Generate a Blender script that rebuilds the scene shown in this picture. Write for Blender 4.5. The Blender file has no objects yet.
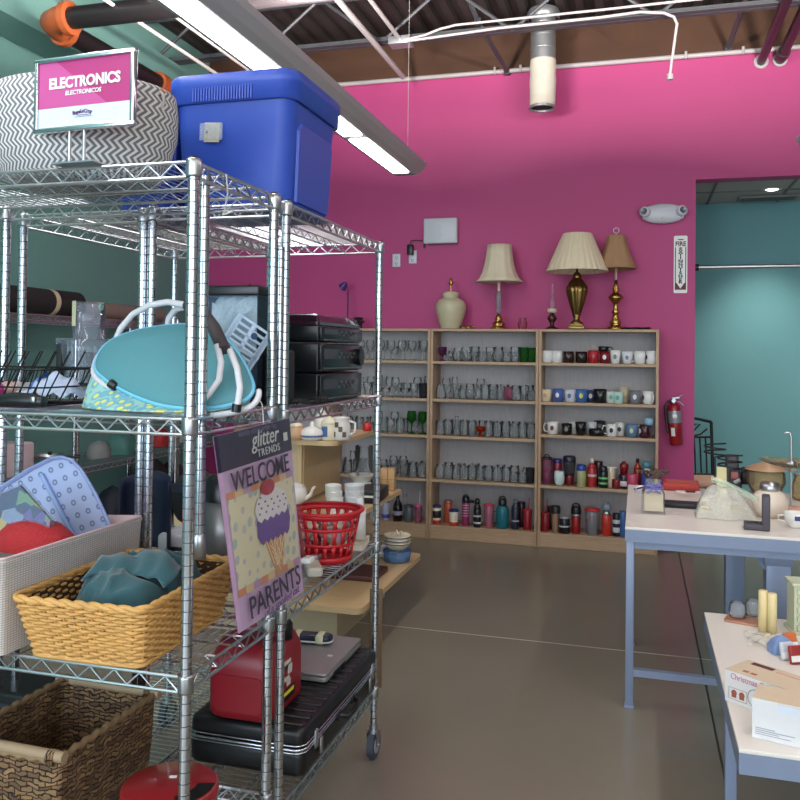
import bpy, math, random
from mathutils import Vector, Matrix
random.seed(7)
S = bpy.context.scene
COL = S.collection
PI = math.pi
sin, cos = math.sin, math.cos
# ---------------------------------------------------------------- camera
CH, YAW, PIT, ROLL, FP, CYP = 1.5491, .2792, -.015, .0121, 831.75, 339.887
_f = Vector((-sin(YAW)*cos(PIT), cos(YAW)*cos(PIT), -sin(PIT)))
_r = Vector((cos(YAW), sin(YAW), 0)); _u = _r.cross(_f)
_r, _u = _r*cos(ROLL)+_u*sin(ROLL), -_r*sin(ROLL)+_u*cos(ROLL)
CAMP = Vector((0, 0, CH))
def at(px, py, X=None, Y=None, Z=None):
    """survey: the point seen at a photo position on a known real plane"""
    d = _f+_r*((px-400)/FP)-_u*((py-CYP)/FP)
    t = X/d.x if X is not None else (Y/d.y if Y is not None else (Z-CH)/d.z)
    return CAMP+d*t
cd = bpy.data.cameras.new('camera'); cam = bpy.data.objects.new('camera', cd); COL.objects.link(cam)
cam.matrix_world = Matrix(((_r.x, _u.x, -_f.x, 0), (_r.y, _u.y, -_f.y, 0), (_r.z, _u.z, -_f.z, CH), (0, 0, 0, 1)))
cd.sensor_width = 36; cd.lens = FP/800*36; cd.shift_y = (CYP-400)/800; cd.clip_start = .02
S.camera = cam
# ---------------------------------------------------------------- materials
def lin(c):
    c = c/255
    return c/12.92 if c <= .04045 else ((c+.055)/1.055)**2.4
def rgb(r, g, b): return (lin(r), lin(g), lin(b), 1)
MATS = {}
def nt(m): return m.node_tree.nodes, m.node_tree.links
def mat(name, col, rough=.5, metal=0, noise=0, scale=40, bump=0, coat=0, spec=.5, emit=0, stretch=None, sheen=0):
    if name in MATS: return MATS[name]
    m = bpy.data.materials.new(name); m.use_nodes = True; N, L = nt(m)
    b = N['Principled BSDF']; c = rgb(*col)
    b.inputs['Base Color'].default_value = c; b.inputs['Roughness'].default_value = rough
    b.inputs['Metallic'].default_value = metal; b.inputs['Coat Weight'].default_value = coat
    b.inputs['Specular IOR Level'].default_value = spec; b.inputs['Sheen Weight'].default_value = sheen
    if emit: b.inputs['Emission Color'].default_value = c; b.inputs['Emission Strength'].default_value = emit
    t = N.new('ShaderNodeTexCoord'); mp = N.new('ShaderNodeMapping'); n = N.new('ShaderNodeTexNoise')
    n.inputs['Scale'].default_value = scale; n.inputs['Detail'].default_value = 5
    if stretch: mp.inputs['Scale'].default_value = stretch
    L.new(t.outputs['Object'], mp.inputs[0]); L.new(mp.outputs[0], n.inputs['Vector'])
    if noise is not None:
        nz = noise or .04
        mx = N.new('ShaderNodeMix'); mx.data_type = 'RGBA'
        mx.inputs[6].default_value = tuple(min(1, v*(1+nz)) for v in c[:3])+(1,)
        mx.inputs[7].default_value = tuple(v*(1-nz) for v in c[:3])+(1,)
        L.new(n.outputs[0], mx.inputs[0]); L.new(mx.outputs[2], b.inputs['Base Color'])
    if bump:
        bp = N.new('ShaderNodeBump'); bp.inputs['Strength'].default_value = bump; bp.inputs['Distance'].default_value = .004
        L.new(n.outputs[0], bp.inputs['Height']); L.new(bp.outputs[0], b.inputs['Normal'])
    MATS[name] = m; return m
def glass(name, col=(255, 255, 255), alpha=.25, rough=.03, tint=None, blend=.14, crumple=0):
    """thin glass / clear plastic: see-through with mirror-like fresnel and a little body"""
    if name in MATS: return MATS[name]
    m = bpy.data.materials.new(name); m.use_nodes = True; N, L = nt(m)
    out = N['Material Output']; N.remove(N['Principled BSDF'])
    tr = N.new('ShaderNodeBsdfTransparent'); tr.inputs[0].default_value = rgb(*(tint or (250, 252, 252)))
    df = N.new('ShaderNodeBsdfDiffuse'); df.inputs[0].default_value = rgb(*col)
    gl = N.new('ShaderNodeBsdfGlossy'); gl.inputs['Roughness'].default_value = rough
    m1 = N.new('ShaderNodeMixShader'); m1.inputs[0].default_value = alpha
    m2 = N.new('ShaderNodeMixShader'); fr = N.new('ShaderNodeLayerWeight'); fr.inputs[0].default_value = blend
    nz = N.new('ShaderNodeTexNoise'); nz.inputs['Scale'].default_value = 25
    mm = N.new('ShaderNodeMath'); mm.operation = 'MULTIPLY_ADD'; mm.inputs[1].default_value = alpha*.6; mm.inputs[2].default_value = alpha*.6
    L.new(nz.outputs[0], mm.inputs[0]); L.new(mm.outputs[0], m1.inputs[0])
    if crumple:
        n3 = N.new('ShaderNodeTexNoise'); n3.inputs['Scale'].default_value = 13; n3.inputs['Distortion'].default_value = 1.5; bp = N.new('ShaderNodeBump'); bp.inputs['Strength'].default_value = 1; bp.inputs['Distance'].default_value = crumple
        tc = N.new('ShaderNodeTexCoord'); L.new(tc.outputs['Object'], n3.inputs['Vector']); L.new(n3.outputs[0], bp.inputs['Height'])
        for q in (df, gl, fr): L.new(bp.outputs[0], q.inputs['Normal'])
    L.new(tr.outputs[0], m1.inputs[1]); L.new(df.outputs[0], m1.inputs[2])
    L.new(fr.outputs['Fresnel'], m2.inputs[0]); L.new(m1.outputs[0], m2.inputs[1]); L.new(gl.outputs[0], m2.inputs[2])
    L.new(m2.outputs[0], out.inputs[0]); MATS[name] = m; return m
# ---------------------------------------------------------------- mesh builder
def frame(d):
    d = d.normalized(); a = Vector((0, 0, 1)) if abs(d.z) < .95 else Vector((1, 0, 0))
    x = d.cross(a).normalized(); return x, x.cross(d).normalized()*-1
class M:
    def __init__(s): s.v = []; s.f = []; s.mi = []; s.sm = []; s.m = []; s.cur = 0; s.X = Matrix.Identity(4)
    def use(s, m):
        if m not in s.m: s.m.append(m)
        s.cur = s.m.index(m); return s
    def xf(s, loc=(0, 0, 0), rz=0, rx=0, ry=0, sc=1):
        s.X = Matrix.Translation(Vector(loc)) @ Matrix.Rotation(rz, 4, 'Z') @ Matrix.Rotation(ry, 4, 'Y') @ Matrix.Rotation(rx, 4, 'X') @ Matrix.Scale(sc, 4); return s
    def add(s, vs, fs, smooth=False):
        o = len(s.v); s.v += [s.X @ Vector(v) for v in vs]
        for f in fs: s.f.append([i+o for i in f]); s.mi.append(s.cur); s.sm.append(smooth)
        return s
    def box(s, c, d, bev=0):
        x, y, z = c; a, b, h = d[0]/2, d[1]/2, d[2]/2
        if bev <= 0:
            vs = [(x+i*a, y+j*b, z+k*h) for i in (-1, 1) for j in (-1, 1) for k in (-1, 1)]
            return s.add(vs, [(0, 1, 3, 2), (4, 6, 7, 5), (0, 4, 5, 1), (2, 3, 7, 6), (0, 2, 6, 4), (1, 5, 7, 3)])
        bev = min(bev, a*.98, b*.98, h*.98)
        return s.rbox(c, d, bev, 2)
    def rbox(s, c, d, r, n=3, rv=None):
        """rounded box: rounded-rectangle rings stacked with rounded lips (r = vertical corner radius, rv = edge radius)"""
        rv = r if rv is None else rv
        x, y, z = c; a, b, h = d[0]/2, d[1]/2, d[2]/2; rings = []
        lv = [(-h, rv)]+[(-h+rv*(1-cos(t*PI/2/n)), rv*(1-sin(t*PI/2/n))) for t in range(1, n+1)]
        lv += [(h-rv*(1-cos(t*PI/2/n)), rv*(1-sin(t*PI/2/n))) for t in range(n, 0, -1)]+[(h, rv)]
        for (zz, ins) in lv:
            rings.append([(x+p[0], y+p[1], z+zz) for p in rrect(a-ins, b-ins, max(r-ins, .0005), n)])
        return s.loft(rings, True, True)
    def loft(s, rings, cap=False, smooth=True, closed=True):
        n = len(rings[0]); vs = [p for r in rings for p in r]; fs = []
        for i in range(len(rings)-1):
            for j in range(n if closed else n-1):
                k = (j+1) % n; fs.append((i*n+j, i*n+k, (i+1)*n+k, (i+1)*n+j))
        s.add(vs, fs, smooth)
        if cap:
            s.add(rings[0], [tuple(range(n))[::-1]]); s.add(rings[-1], [tuple(range(n))])
        return s
    def cyl(s, p, q, r, r2=None, n=12, cap=True):
        p = Vector(p); q = Vector(q); r2 = r if r2 is None else r2; x, y = frame(q-p)
        R = [[c+(x*cos(2*PI*i/n)+y*sin(2*PI*i/n))*rr for i in range(n)] for c, rr in ((p, r), (q, r2))]
        return s.loft(R, cap, n > 6)
    def tube(s, pts, r, n=6, closed=False, cap=True):
        P = [Vector(p) for p in pts]; R = []; m = len(P); px = None
        for i in range(m):
            a = P[(i-1) % m] if (closed or i > 0) else P[i]; b = P[(i+1) % m] if (closed or i < m-1) else P[i]
            d = (b-a)
            if d.length < 1e-9: d = Vector((0, 0, 1))
            d.normalize()
            if px is None: x, y = frame(d)
            else:
                x = px-d*px.dot(d)
                if x.length < 1e-6: x, _ = frame(d)
                x.normalize(); y = x.cross(d)*-1
            px = x; rr = r(i/(m-1)) if callable(r) else r
            R.append([P[i]+(x*cos(2*PI*j/n)+y*sin(2*PI*j/n))*rr for j in range(n)])
        if closed: R.append(R[0])
        return s.loft(R, cap and not closed, True)
    def lathe(s, prof, n=20, c=(0, 0, 0), lobes=0, amp=0, cap=False):
        R = []
        for (r, z) in prof:
            R.append([(c[0]+r*(1+amp*cos(lobes*t*2*PI/n))*cos(t*2*PI/n), c[1]+r*(1+amp*cos(lobes*t*2*PI/n))*sin(t*2*PI/n), c[2]+z) for t in range(n)])
        return s.loft(R, cap, True)
    def prism(s, poly, z0, z1):
        return s.loft([[(p[0], p[1], z0) for p in poly], [(p[0], p[1], z1) for p in poly]], True, False)
    def panel(s, poly, y0, y1):      # polygon in x,z extruded along y
        return s.loft([[(p[0], y0, p[1]) for p in poly], [(p[0], y1, p[1]) for p in poly]], True, False)
    def sheet(s, fn, nu, nv, th=0, smooth=True):
        vs = [fn(i/nu, j/nv) for j in range(nv+1) for i in range(nu+1)]
        fs = [(j*(nu+1)+i, j*(nu+1)+i+1, (j+1)*(nu+1)+i+1, (j+1)*(nu+1)+i) for j in range(nv) for i in range(nu)]
        return s.add(vs, fs, smooth)
    def obj(s, name, parent=None, loc=None, rz=0, label=None, cat=None, group=None, kind=None, solid=0, bevel=0):
        me = bpy.data.meshes.new(name)
        me.from_pydata([tuple(v) for v in s.v], [], s.f)
        for m in s.m: me.materials.append(m)
        me.polygons.foreach_set('material_index', s.mi); me.polygons.foreach_set('use_smooth', s.sm); me.update()
        o = bpy.data.objects.new(name, me); COL.objects.link(o)
        if parent: o.parent = parent
        if loc is not None: o.location = loc
        if rz: o.rotation_euler[2] = rz
        if solid:
            d = o.modifiers.new('solid', 'SOLIDIFY'); d.thickness = solid; d.offset = 0
        if bevel:
            d = o.modifiers.new('bevel', 'BEVEL'); d.width = bevel; d.segments = 2; d.limit_method = 'ANGLE'
        tag(o, label, cat, group, kind); return o
def rrect(a, b, r, n=3):
    r = min(r, a, b); out = []
    for (sx, sy, t0) in ((1, 1, 0), (-1, 1, PI/2), (-1, -1, PI), (1, -1, 1.5*PI)):
        for i in range(n+1):
            t = t0+i*PI/2/n; out.append((sx*(a-r)+r*cos(t), sy*(b-r)+r*sin(t)))
    return out
def tag(o, label=None, cat=None, group=None, kind=None):
    if label: o['label'] = label
    if cat: o['category'] = cat
    if group: o['group'] = group
    if kind: o['kind'] = kind
    return o
def thing(name, label, cat, loc=(0, 0, 0), rz=0, group=None):
    o = bpy.data.objects.new(name, None); COL.objects.link(o); o.empty_display_size = .05
    o.location = loc; o.rotation_euler[2] = rz
    return tag(o, label, cat, group)
def dup(root, loc, rz=0, label=None, group=None, sc=None):
    r = root.copy(); COL.objects.link(r); r.location = loc; r.rotation_euler[2] = rz
    if sc: r.scale = sc if hasattr(sc, '__len__') else (sc,)*3
    if label: r['label'] = label
    if group: r['group'] = group
    for ch in list(root.children):
        c = ch.copy(); COL.objects.link(c); c.parent = r
        for g in ch.children:
            d = g.copy(); COL.objects.link(d); d.parent = c
    return r
def text(name, body, size, m, parent, loc, rot, ext=.0006, sx=1, align='CENTER', bold=0, shear=0, space=1):
    cu = bpy.data.curves.new(name, 'FONT'); cu.body = body; cu.size = size; cu.extrude = ext; cu.align_x = align; cu.align_y = 'CENTER'
    cu.offset = bold; cu.shear = shear; cu.space_character = space; cu.resolution_u = 3
    t = bpy.data.objects.new(name, cu); COL.objects.link(t)
    dg = bpy.context.evaluated_depsgraph_get(); me = bpy.data.meshes.new_from_object(t.evaluated_get(dg))
    bpy.data.objects.remove(t); me.materials.clear(); me.materials.append(m)
    o = bpy.data.objects.new(name, me); COL.objects.link(o); o.parent = parent; o.location = loc; o.rotation_euler = rot; o.scale = (sx, 1, 1)
    return o
def struct(m, name, **k): return m.obj(name, kind='structure', **k)
# ---------------------------------------------------------------- common materials
WHITE = mat('white_gloss', (232, 232, 228), .25); CREAM = mat('cream_ceramic', (222, 212, 185), .35, bump=.1)
BLACK = mat('black_plastic', (16, 16, 18), .35); DARK = mat('dark_matte', (28, 27, 28), .6)
RED = mat('red_plastic', (176, 26, 34), .35); CHROME = mat('chrome', (205, 210, 216), .2, 1)
STEEL = mat('brushed_steel', (180, 182, 184), .32, 1); BRASS = mat('brass', (186, 150, 84), .25, 1)
OLDBRASS = mat('aged_brass', (140, 116, 70), .3, 1); COPPER = mat('copper', (190, 120, 84), .3, 1)
GLASS = glass('clear_glass', (225, 228, 232), .1); TEALM = mat('teal_paint', (112, 158, 150), .75); TEALA = mat('teal_alcove_paint', (108, 160, 164), .75)
# ---------------------------------------------------------------- setting
def floor_material():
    m = mat('polished_concrete', (126, 119, 105), .2, 0, .12, 1.1); N, L = nt(m); b = N['Principled BSDF']
    n2 = N.new('ShaderNodeTexNoise'); n2.inputs['Scale'].default_value = 2.5; n2.inputs['Detail'].default_value = 8
    mr = N.new('ShaderNodeMapRange'); mr.inputs[3].default_value = .13; mr.inputs[4].default_value = .3
    L.new(n2.outputs[0], mr.inputs[0]); L.new(mr.outputs[0], b.inputs['Roughness']); return m
FLOOR = floor_material()
PINK = mat('pink_paint', (184, 62, 122), .55, noise=.03, scale=6, bump=.03); PLY = mat('brown_board', (82, 52, 34), .7, noise=.35, scale=2.2)
WHITEP = mat('white_pipe_paint', (186, 180, 180), .4); GALV = mat('galvanised', (176, 178, 182), .38, .7, noise=.15, scale=8)
DECK = mat('steel_deck', (66, 62, 60), .6, .3, noise=.15, scale=5); JOIST = mat('joist_grey', (78, 80, 84), .5, .3)
BASEB = mat('baseboard_dark', (40, 36, 38), .5)
m = M().use(FLOOR); m.box((1.0, 2.2, -.05), (10.4, 13.4, .1)); struct(m, 'floor')
m = M().use(mat('joint_light', (168, 160, 148), .5)); m.box((.5, 4.54, .0008), (9, .007, .0016)); struct(m, 'trim_1')
m = M().use(mat('joint_dark', (52, 48, 44), .7)); m.box((.317, 2.6, .0008), (.008, 8.9, .0016)); struct(m, 'trim_2')
YW = 7.076
m = M().use(PINK); m.box(((-3.96+.435)/2, YW+.08, 1.98), (4.395, .16, 3.96)); m.box((3.3, YW+.08, 3.465), (5.73, .16, .99)); struct(m, 'wall_back')
m = M().use(PLY); m.box((1.1, YW+.09, 4.2), (10.2, .14, .5)); struct(m, 'wall_back_upper')
m = M().use(TEALM); m.box((-4.04, 1.6, 2.5), (.16, 11.2, 5.1)); struct(m, 'wall_left')
m = M().use(TEALM); m.box((-3.8, 1.55, 3.72), (.3, 10.9, .34)); struct(m, 'trim_3')
m = M().use(TEALA); m.box((2.7, 8.48, 1.5), (7, .16, 3.1)); m.box((-.75, 7.8, 1.5), (.1, 1.2, 3.1)); struct(m, 'wall_alcove')
m = M().use(mat('white_wall_paint', (196, 190, 182), .7)); m.box((6.1, 2.3, 2.5), (.16, 12.6, 5.1)); struct(m, 'wall_right')
m = M().use(BASEB); m.box((.34, YW-.008, .05), (.2, .016, .1)); m.box((-1.5, YW-.008, .05), (3.4, .016, .1)); struct(m, 'baseboard_back')
TILE = mat('ceiling_tile', (190, 184, 180), .85, noise=.08, scale=60); GRID = mat('tile_grid', (110, 108, 108), .5)
m = M().use(TILE); m.box((2.7, 7.84, 3.02), (7, 1.2, .04)); m.use(GRID)
for x in (.62, 1.23, 1.84, 2.45): m.box((x, 7.84, 2.997), (.02, 1.2, .012))
m.box((3.3, 7.8, 2.997), (5.8, .02, .012)); struct(m, 'ceiling_alcove')
# front wall with shop windows behind the camera
FW = mat('front_wall_paint', (190, 186, 178), .7); YF = -4.0
m = M().use(FW); m.box((1, YF, .25), (10.2, .2, .5)); m.box((1, YF, 4.4), (10.2, .2, 1.5))
for x in (-4.0, -.9, 2.6, 6.0): m.box((x, YF, 2.05), (.35, .2, 3.3))
struct(m, 'wall_front')
WFR = mat('window_frame_grey', (90, 92, 96), .4, .5)
for i, (a, b) in enumerate(((-3.82, -1.08), (-.72, 2.42), (2.78, 5.82))):
    m = M().use(WFR)
    for x in (a+.03, (a+b)/2, b-.03): m.box((x, YF, 2.07), (.06, .1, 3.14))
    for z in (.53, 2.2, 3.62): m.box(((a+b)/2, YF, z), (b-a, .08, .06))
    m.use(GLASS).box(((a+b)/2, YF, 2.07), (b-a-.06, .006, 3.05)); struct(m, 'window_%d' % (i+1))
# roof deck: ribs run front to back
m = M().use(DECK); x = -4.1; rings = []
while x < 6.2:
    for dx, z in ((0, 4.33), (.06, 4.33), (.075, 4.38), (.135, 4.38), (.15, 4.33)): rings.append([(x+dx, -4.1, z), (x+dx, 8.5, z)])
    x += .15
m.loft(rings, False, False, closed=False); struct(m, 'ceiling')
def joist(y, zb=3.9, zt=4.29):
    m = M().use(JOIST)
    for z, s_ in ((zb, 1), (zt, -1)):
        for dy in (-.03, .03):
            m.box((1.05, y+dy, z), (10, .045, .008)); m.box((1.05, y+dy*.35, z+.02*s_), (10, .006, .04))
    x = -3.9; up_ = True
    while x < 6:
        m.cyl((x, y, zb if up_ else zt), (x+.5, y, zt if up_ else zb), .014, n=6); x += .5; up_ = not up_
    return m.obj('roof_joist', kind='structure')
for y in (6.0, 4.3, 2.6, .9, -.8, -2.5): joist(y)
# braces from the joist to the wall
for k, (a, b) in enumerate((((482, 28), (507, 72)), ((466, -6), (478, 22)), ((747, -4), (728, 48)))):
    p = at(*a, Y=6.02); q = at(*b, Y=7.05 if k != 1 else 6.2); m = M().use(JOIST); m.cyl(p, q, .022, n=4)
    m.box(tuple(q), (.05, .05, .05)); m.obj('steel_brace', kind='structure')
# pipes and conduits on the ceiling
def pipe(pts, r, mt, name, label, cat, group=None, n=10, fit=()):
    if fit:
        t = thing(name, label, cat, pts[0], 0, group); o = Vector(pts[0])
        M().use(mt).tube([Vector(p)-o for p in pts], r, n).obj('pipe_run', t)
        for (p, q, rr, fm) in fit: M().use(fm).cyl(Vector(p)-o, Vector(q)-o, rr, n=12).obj('fitting', t)
        return t
    return M().use(mt).tube(pts, r, n).obj(name, None, label=label, cat=cat, group=group)
p0 = Vector((-3.9, 7.045, 3.965)); p1 = Vector((6, 7.045, 3.965))
pipe([p0, p1], .02, WHITEP, 'wall_pipe', 'long white pipe running along top of the pink wall', 'pipe', fit=[((x, 7.03, 3.94), (x, 7.03, 4.0), .012, WHITEP) for x in (-1.2, -.98, .35, .78)])
a = at(405, 40, Y=6.0); 
pts = [at(x, y, Y=5.93) for x, y in ((404, 40), (425, 35), (440, 29), (456, 25), (600, 10), (700, -1))]; pts.append(pts[-1]+Vector((4, 0, .02)))
pipe(pts, .009, WHITEP, 'conduit', 'upper thin white conduit running right from the junction box below the joist', 'conduit')
q = [at(x, y, Y=5.93) for x, y in ((408, 41), (500, 28), (600, 17.5), (640, 12), (664, 13), (674, 17), (677, 24))]+[at(670, 74, Y=5.99)]
pipe(q, .01, WHITEP, 'conduit', 'lower thin white conduit that bends down to a sprinkler drop over the pink wall', 'conduit', fit=[(q[-1], q[-1]-Vector((0, 0, .04)), .022, WHITEP)])
m = M().use(GALV).box((0, 0, 0), (.17, .12, .06), .004); m.obj('junction_box', None, loc=at(401, 42, Y=6.0), label='grey junction box under the roof joist where white conduits meet', cat='junction box')
b = at(403, 77, Y=6.6); pipe([(b.x, 0, b.z), b], .022, WHITEP, 'conduit', 'pale conduit running towards the pink wall, left of the junction box', 'conduit')
b = at(399, 38, Y=5.95); pipe([(b.x, 0, b.z), b], .016, WHITEP, 'conduit', 'thin pale conduit running straight into the junction box from the front', 'conduit')
for k, (x, z, w) in enumerate(((-2.62, 3.5, 'nearer the blue bin'), (-2.82, 3.46, 'farther left'))):
    pipe([(x, 2.2, z), (x, 6.9, z)], .012, WHITEP, 'conduit', 'thin white conduit left of the long ceiling light, the one '+w, 'conduit')
SPR = mat('dark_red_pipe', (44, 20, 28), .4)
for k, (px, py, w) in enumerate(((761, 62, 'left'), (780, 60, 'right'))):
    b = at(px, py, Y=7.07); t = thing('sprinkler_pipe', 'thick dark maroon pipe entering the pink wall at upper right, %s of the pair' % w, 'pipe', b)
    M().use(SPR).cyl((0, 0, 0), (0, -7, 0), .033 if k == 0 else .038, n=14).obj('pipe_run', t)
    M().use(WHITEP).cyl((0, 0, 0), (0, -.012, 0), .055, n=16).obj('escutcheon', t)
    if k: M().use(SPR).cyl((0, -.1, 0), (0, -.2, 0), .048, n=16).obj('coupling', t)
    for yy in (-1.6, -4): M().use(WHITEP).cyl((0, yy, 0), (0, yy, 4.34-b.z), .006, n=6).obj('hanger_rod', t)
# black pipe with orange couplings near the left wall
ORC = mat('orange_coupling', (168, 84, 44), .45); BLKP = mat('black_pipe', (34, 30, 32), .35, .3)
e = at(47, 21, X=-3.3); f2 = at(160, 84, X=-3.3)
t = thing('sprinkler_main', 'black pipe with orange grooved elbow above the electronics sign', 'pipe', e)
M().use(BLKP).cyl((0, .05, 0), (0, 3.0, 0), .062, n=20).cyl((.05, 0, 0), (3.6, 0, .0), .062, n=20).obj('pipe_run', t)
m = M().use(ORC); m.tube([(0, .16, 0), (0, .09, 0), (.02, .03, 0), (.09, 0, 0), (.16, 0, 0)], .075, 16); m.cyl((0, .13, 0), (0, .17, 0), .095, n=16).cyl((.13, 0, 0), (.17, 0, 0), .095, n=16)
m.cyl((-.1, .13, .0), (-.1, .17, 0), .02, n=6); m.obj('elbow', t)
M().use(ORC).cyl((0, f2.y-e.y-.05, 0), (0, f2.y-e.y+.05, 0), .082, n=18).obj('coupling', t)
# duct drop
d0 = at(543, 62, Y=6.72); t = thing('duct_drop', 'round metal duct with white fabric elbow hanging before the pink wall', 'duct', (d0.x, 6.72, 0))
m = M().use(GALV); m.cyl((0, 0, d0.z-.02), (0, 0, 4.33), .1, n=24)
for z in (4.0, 4.1, 4.2): m.lathe([(.1, z), (.103, z+.006), (.1, z+.012)], 24)
m.obj('metal_duct', t)
m = M().use(mat('fabric_sleeve', (214, 206, 190), .8, noise=.1, scale=14, bump=.5))
pr = [(.102, d0.z+.01), (.106, d0.z-.05), (.103, d0.z-.1), (.107, d0.z-.16), (.104, d0.z-.22), (.103, d0.z-.28)]
m.lathe(pr, 24); z = d0.z-.28
m.loft([[(.103*cos(a)*s_, .103*sin(a)*s_-dy, z-dz) for a in [2*PI*i/24 for i in range(24)]] for s_, dy, dz in ((1, 0, 0), (1, .008, .04), (.98, .02, .075), (.92, .035, .1))])
m.obj('fabric_sleeve', t)
m = M().use(GALV); m.tube([(.1*cos(a), .1*sin(a)-.035, z-.1) for a in [2*PI*i/20 for i in range(20)]], .012, 8, True); m.use(DARK).lathe([(.001, 0), (.095, 0)], 20, (0, -.035, z-.09)); m.obj('end_ring', t)
m = M().use(GALV).lathe([(.12, 4.24), (.13, 4.25), (.13, 4.3), (.12, 4.32)], 20); m.obj('duct_collar', t)
# ---------------------------------------------------------------- pendant strip lights
LENS = mat('light_lens', (250, 250, 255), .4, emit=9); FIXB = mat('fixture_white', (188, 188, 190), .4)
def pendant(x, y0, y1, label, z=2.885, segs=None):
    t = thing('pendant_light', label, 'ceiling light', (x, y0, z)); Ln = y1-y0
    prof = [(-.075, 0), (.075, 0), (.115, .02), (.15, .055), (.16, .085), (.15, .095), (.13, .06), (-.13, .06), (-.15, .095), (-.16, .085), (-.15, .055), (-.115, .02)]
    m = M().use(FIXB); m.loft([[(p[0], yy, p[1]) for p in prof] for yy in (0, Ln)], True, False)
    m.loft([[(p[0]*s_, yy, p[1]*s_+.0) for p in prof] for s_, yy in ((1.02, -.012), (1.02, .012))], True, False); m.loft([[(p[0]*s_, yy, p[1]*s_) for p in prof] for s_, yy in ((1.02, Ln-.02), (1.02, Ln+.012))], True, False)
    m.obj('housing', t)
    for (a, b) in segs or ((.1, Ln-.1),):
        M().use(LENS).box((0, (a+b)/2, -.004), (.12, b-a, .012), .003).obj('lens', t)
    for yy in [.25]+[Ln*i/3 for i in (1, 2)]+[Ln-.12]:
        M().use(WHITEP).cyl((.05, yy, .06), (.05, yy, 4.33-z), .0016, n=5).obj('suspension_cable', t)
    for (a, b) in segs or ((.1, Ln-.1),):
        b = min(b, 7.5)
        if b-a < .5: continue
        ld = bpy.data.lights.new('uplight', 'AREA'); ld.shape = 'RECTANGLE'; ld.size = .2; ld.size_y = (b-a); ld.energy = UPE*(b-a); ld.color = (1, .93, .88)
        lo = bpy.data.objects.new('uplight', ld); COL.objects.link(lo); lo.parent = t; lo.location = (0, (a+b)/2, .066); lo.rotation_euler = (PI, 0, 0)
        ld = bpy.data.lights.new('downlight', 'AREA'); ld.shape = 'RECTANGLE'; ld.size = .12; ld.size_y = (b-a); ld.energy = DNE*(b-a); ld.color = (1, .95, .92)
        lo = bpy.data.objects.new('downlight', ld); COL.objects.link(lo); lo.parent = t; lo.location = (0, (a+b)/2, -.014)
    return t
UPE, DNE = 165, 3.8
pendant(-1.70, -3.2, 6.02, 'long white pendant strip light running back above the blue bin', segs=((.2, 4.3), (4.4, 8.02), (8.12, 9.1)))
pendant(1.15, -3.2, 5.95, 'white pendant strip light whose tip shows at the right edge', z=2.9, segs=((.2, 4.3), (4.4, 9.4)))
# ---------------------------------------------------------------- chrome wire racks
def post_material():
    m = mat('grooved_chrome', (186, 190, 196), .17, 1, None); N, L = nt(m); b = N['Principled BSDF']
    tc = N.new('ShaderNodeTexCoord'); sp = N.new('ShaderNodeSeparateXYZ'); L.new(tc.outputs['Object'], sp.inputs[0])
    mu = N.new('ShaderNodeMath'); mu.operation = 'MULTIPLY'; mu.inputs[1].default_value = 1/.0254; L.new(sp.outputs[2], mu.inputs[0])
    fr = N.new('ShaderNodeMath'); fr.operation = 'FRACT'; L.new(mu.outputs[0], fr.inputs[0])
    lt = N.new('ShaderNodeMath'); lt.operation = 'LESS_THAN'; lt.inputs[1].default_value = .09; L.new(fr.outputs[0], lt.inputs[0])
    mx = N.new('ShaderNodeMix'); mx.data_type = 'RGBA'; mx.inputs[6].default_value = rgb(200, 204, 210); mx.inputs[7].default_value = rgb(104, 106, 114)
    L.new(lt.outputs[0], mx.inputs[0]); L.new(mx.outputs[2], b.inputs['Base Color'])
    mr = N.new('ShaderNodeMapRange'); mr.inputs[3].default_value = .17; mr.inputs[4].default_value = .55; L.new(lt.outputs[0], mr.inputs[0]); L.new(mr.outputs[0], b.inputs['Roughness'])
    return m
POST = post_material(); WIRE = mat('chrome_wire', (214, 218, 224), .3, 1); RUBB = mat('grey_rubber', (62, 66, 78), .6)
def shelf_bm(W, D, along_x=True, seg=.0254, trim=.016):
    """W x D shelf between post centres; along_x: fine wires run along y (front to back)"""
    m = M().use(WIRE); o = trim; e = .004
    for (p, q) in (((o, -e), (W-o, -e)), ((o, D+e), (W-o, D+e)), ((-e, o), (-e, D-o)), ((W+e, o), (W+e, D-o))):
        for z in (0, -.034): m.cyl((p[0], p[1], z), (q[0], q[1], z), .004, n=6)
        P = Vector((p[0], p[1], 0)); Q = Vector((q[0], q[1], 0)); Ln = (Q-P).length; k = max(4, int(Ln/.034)); k += k % 2
        m.tube([P+(Q-P)*(i/k)+Vector((0, 0, -.002 if i % 2 else -.032)) for i in range(k+1)], .0028, 5)
    if along_x:
        n = int(W/seg)
        for i in range(1, n): m.cyl((W*i/n, -e, .003), (W*i/n, D+e, .003), .0015, n=4)
        for yy in (D/3, 2*D/3):
            for z in (-.003, -.028): m.cyl((0, yy, z), (W, yy, z), .0026, n=5)
            k = int(W/.034); m.tube([(W*i/k, yy, -.004 if i % 2 else -.027) for i in range(k+1)], .0018, 4)
    else:
        n = int(D/seg)
        for i in range(1, n): m.cyl((-e, D*i/n, .003), (W+e, D*i/n, .003), .0015, n=4)
        for xx in (W/3, 2*W/3):
            for z in (-.003, -.028): m.cyl((xx, 0, z), (xx, D, z), .0026, n=5)
            k = int(D/.034); m.tube([(xx, D*i/k, -.004 if i % 2 else -.027) for i in range(k+1)], .0018, 4)
    return m
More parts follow.
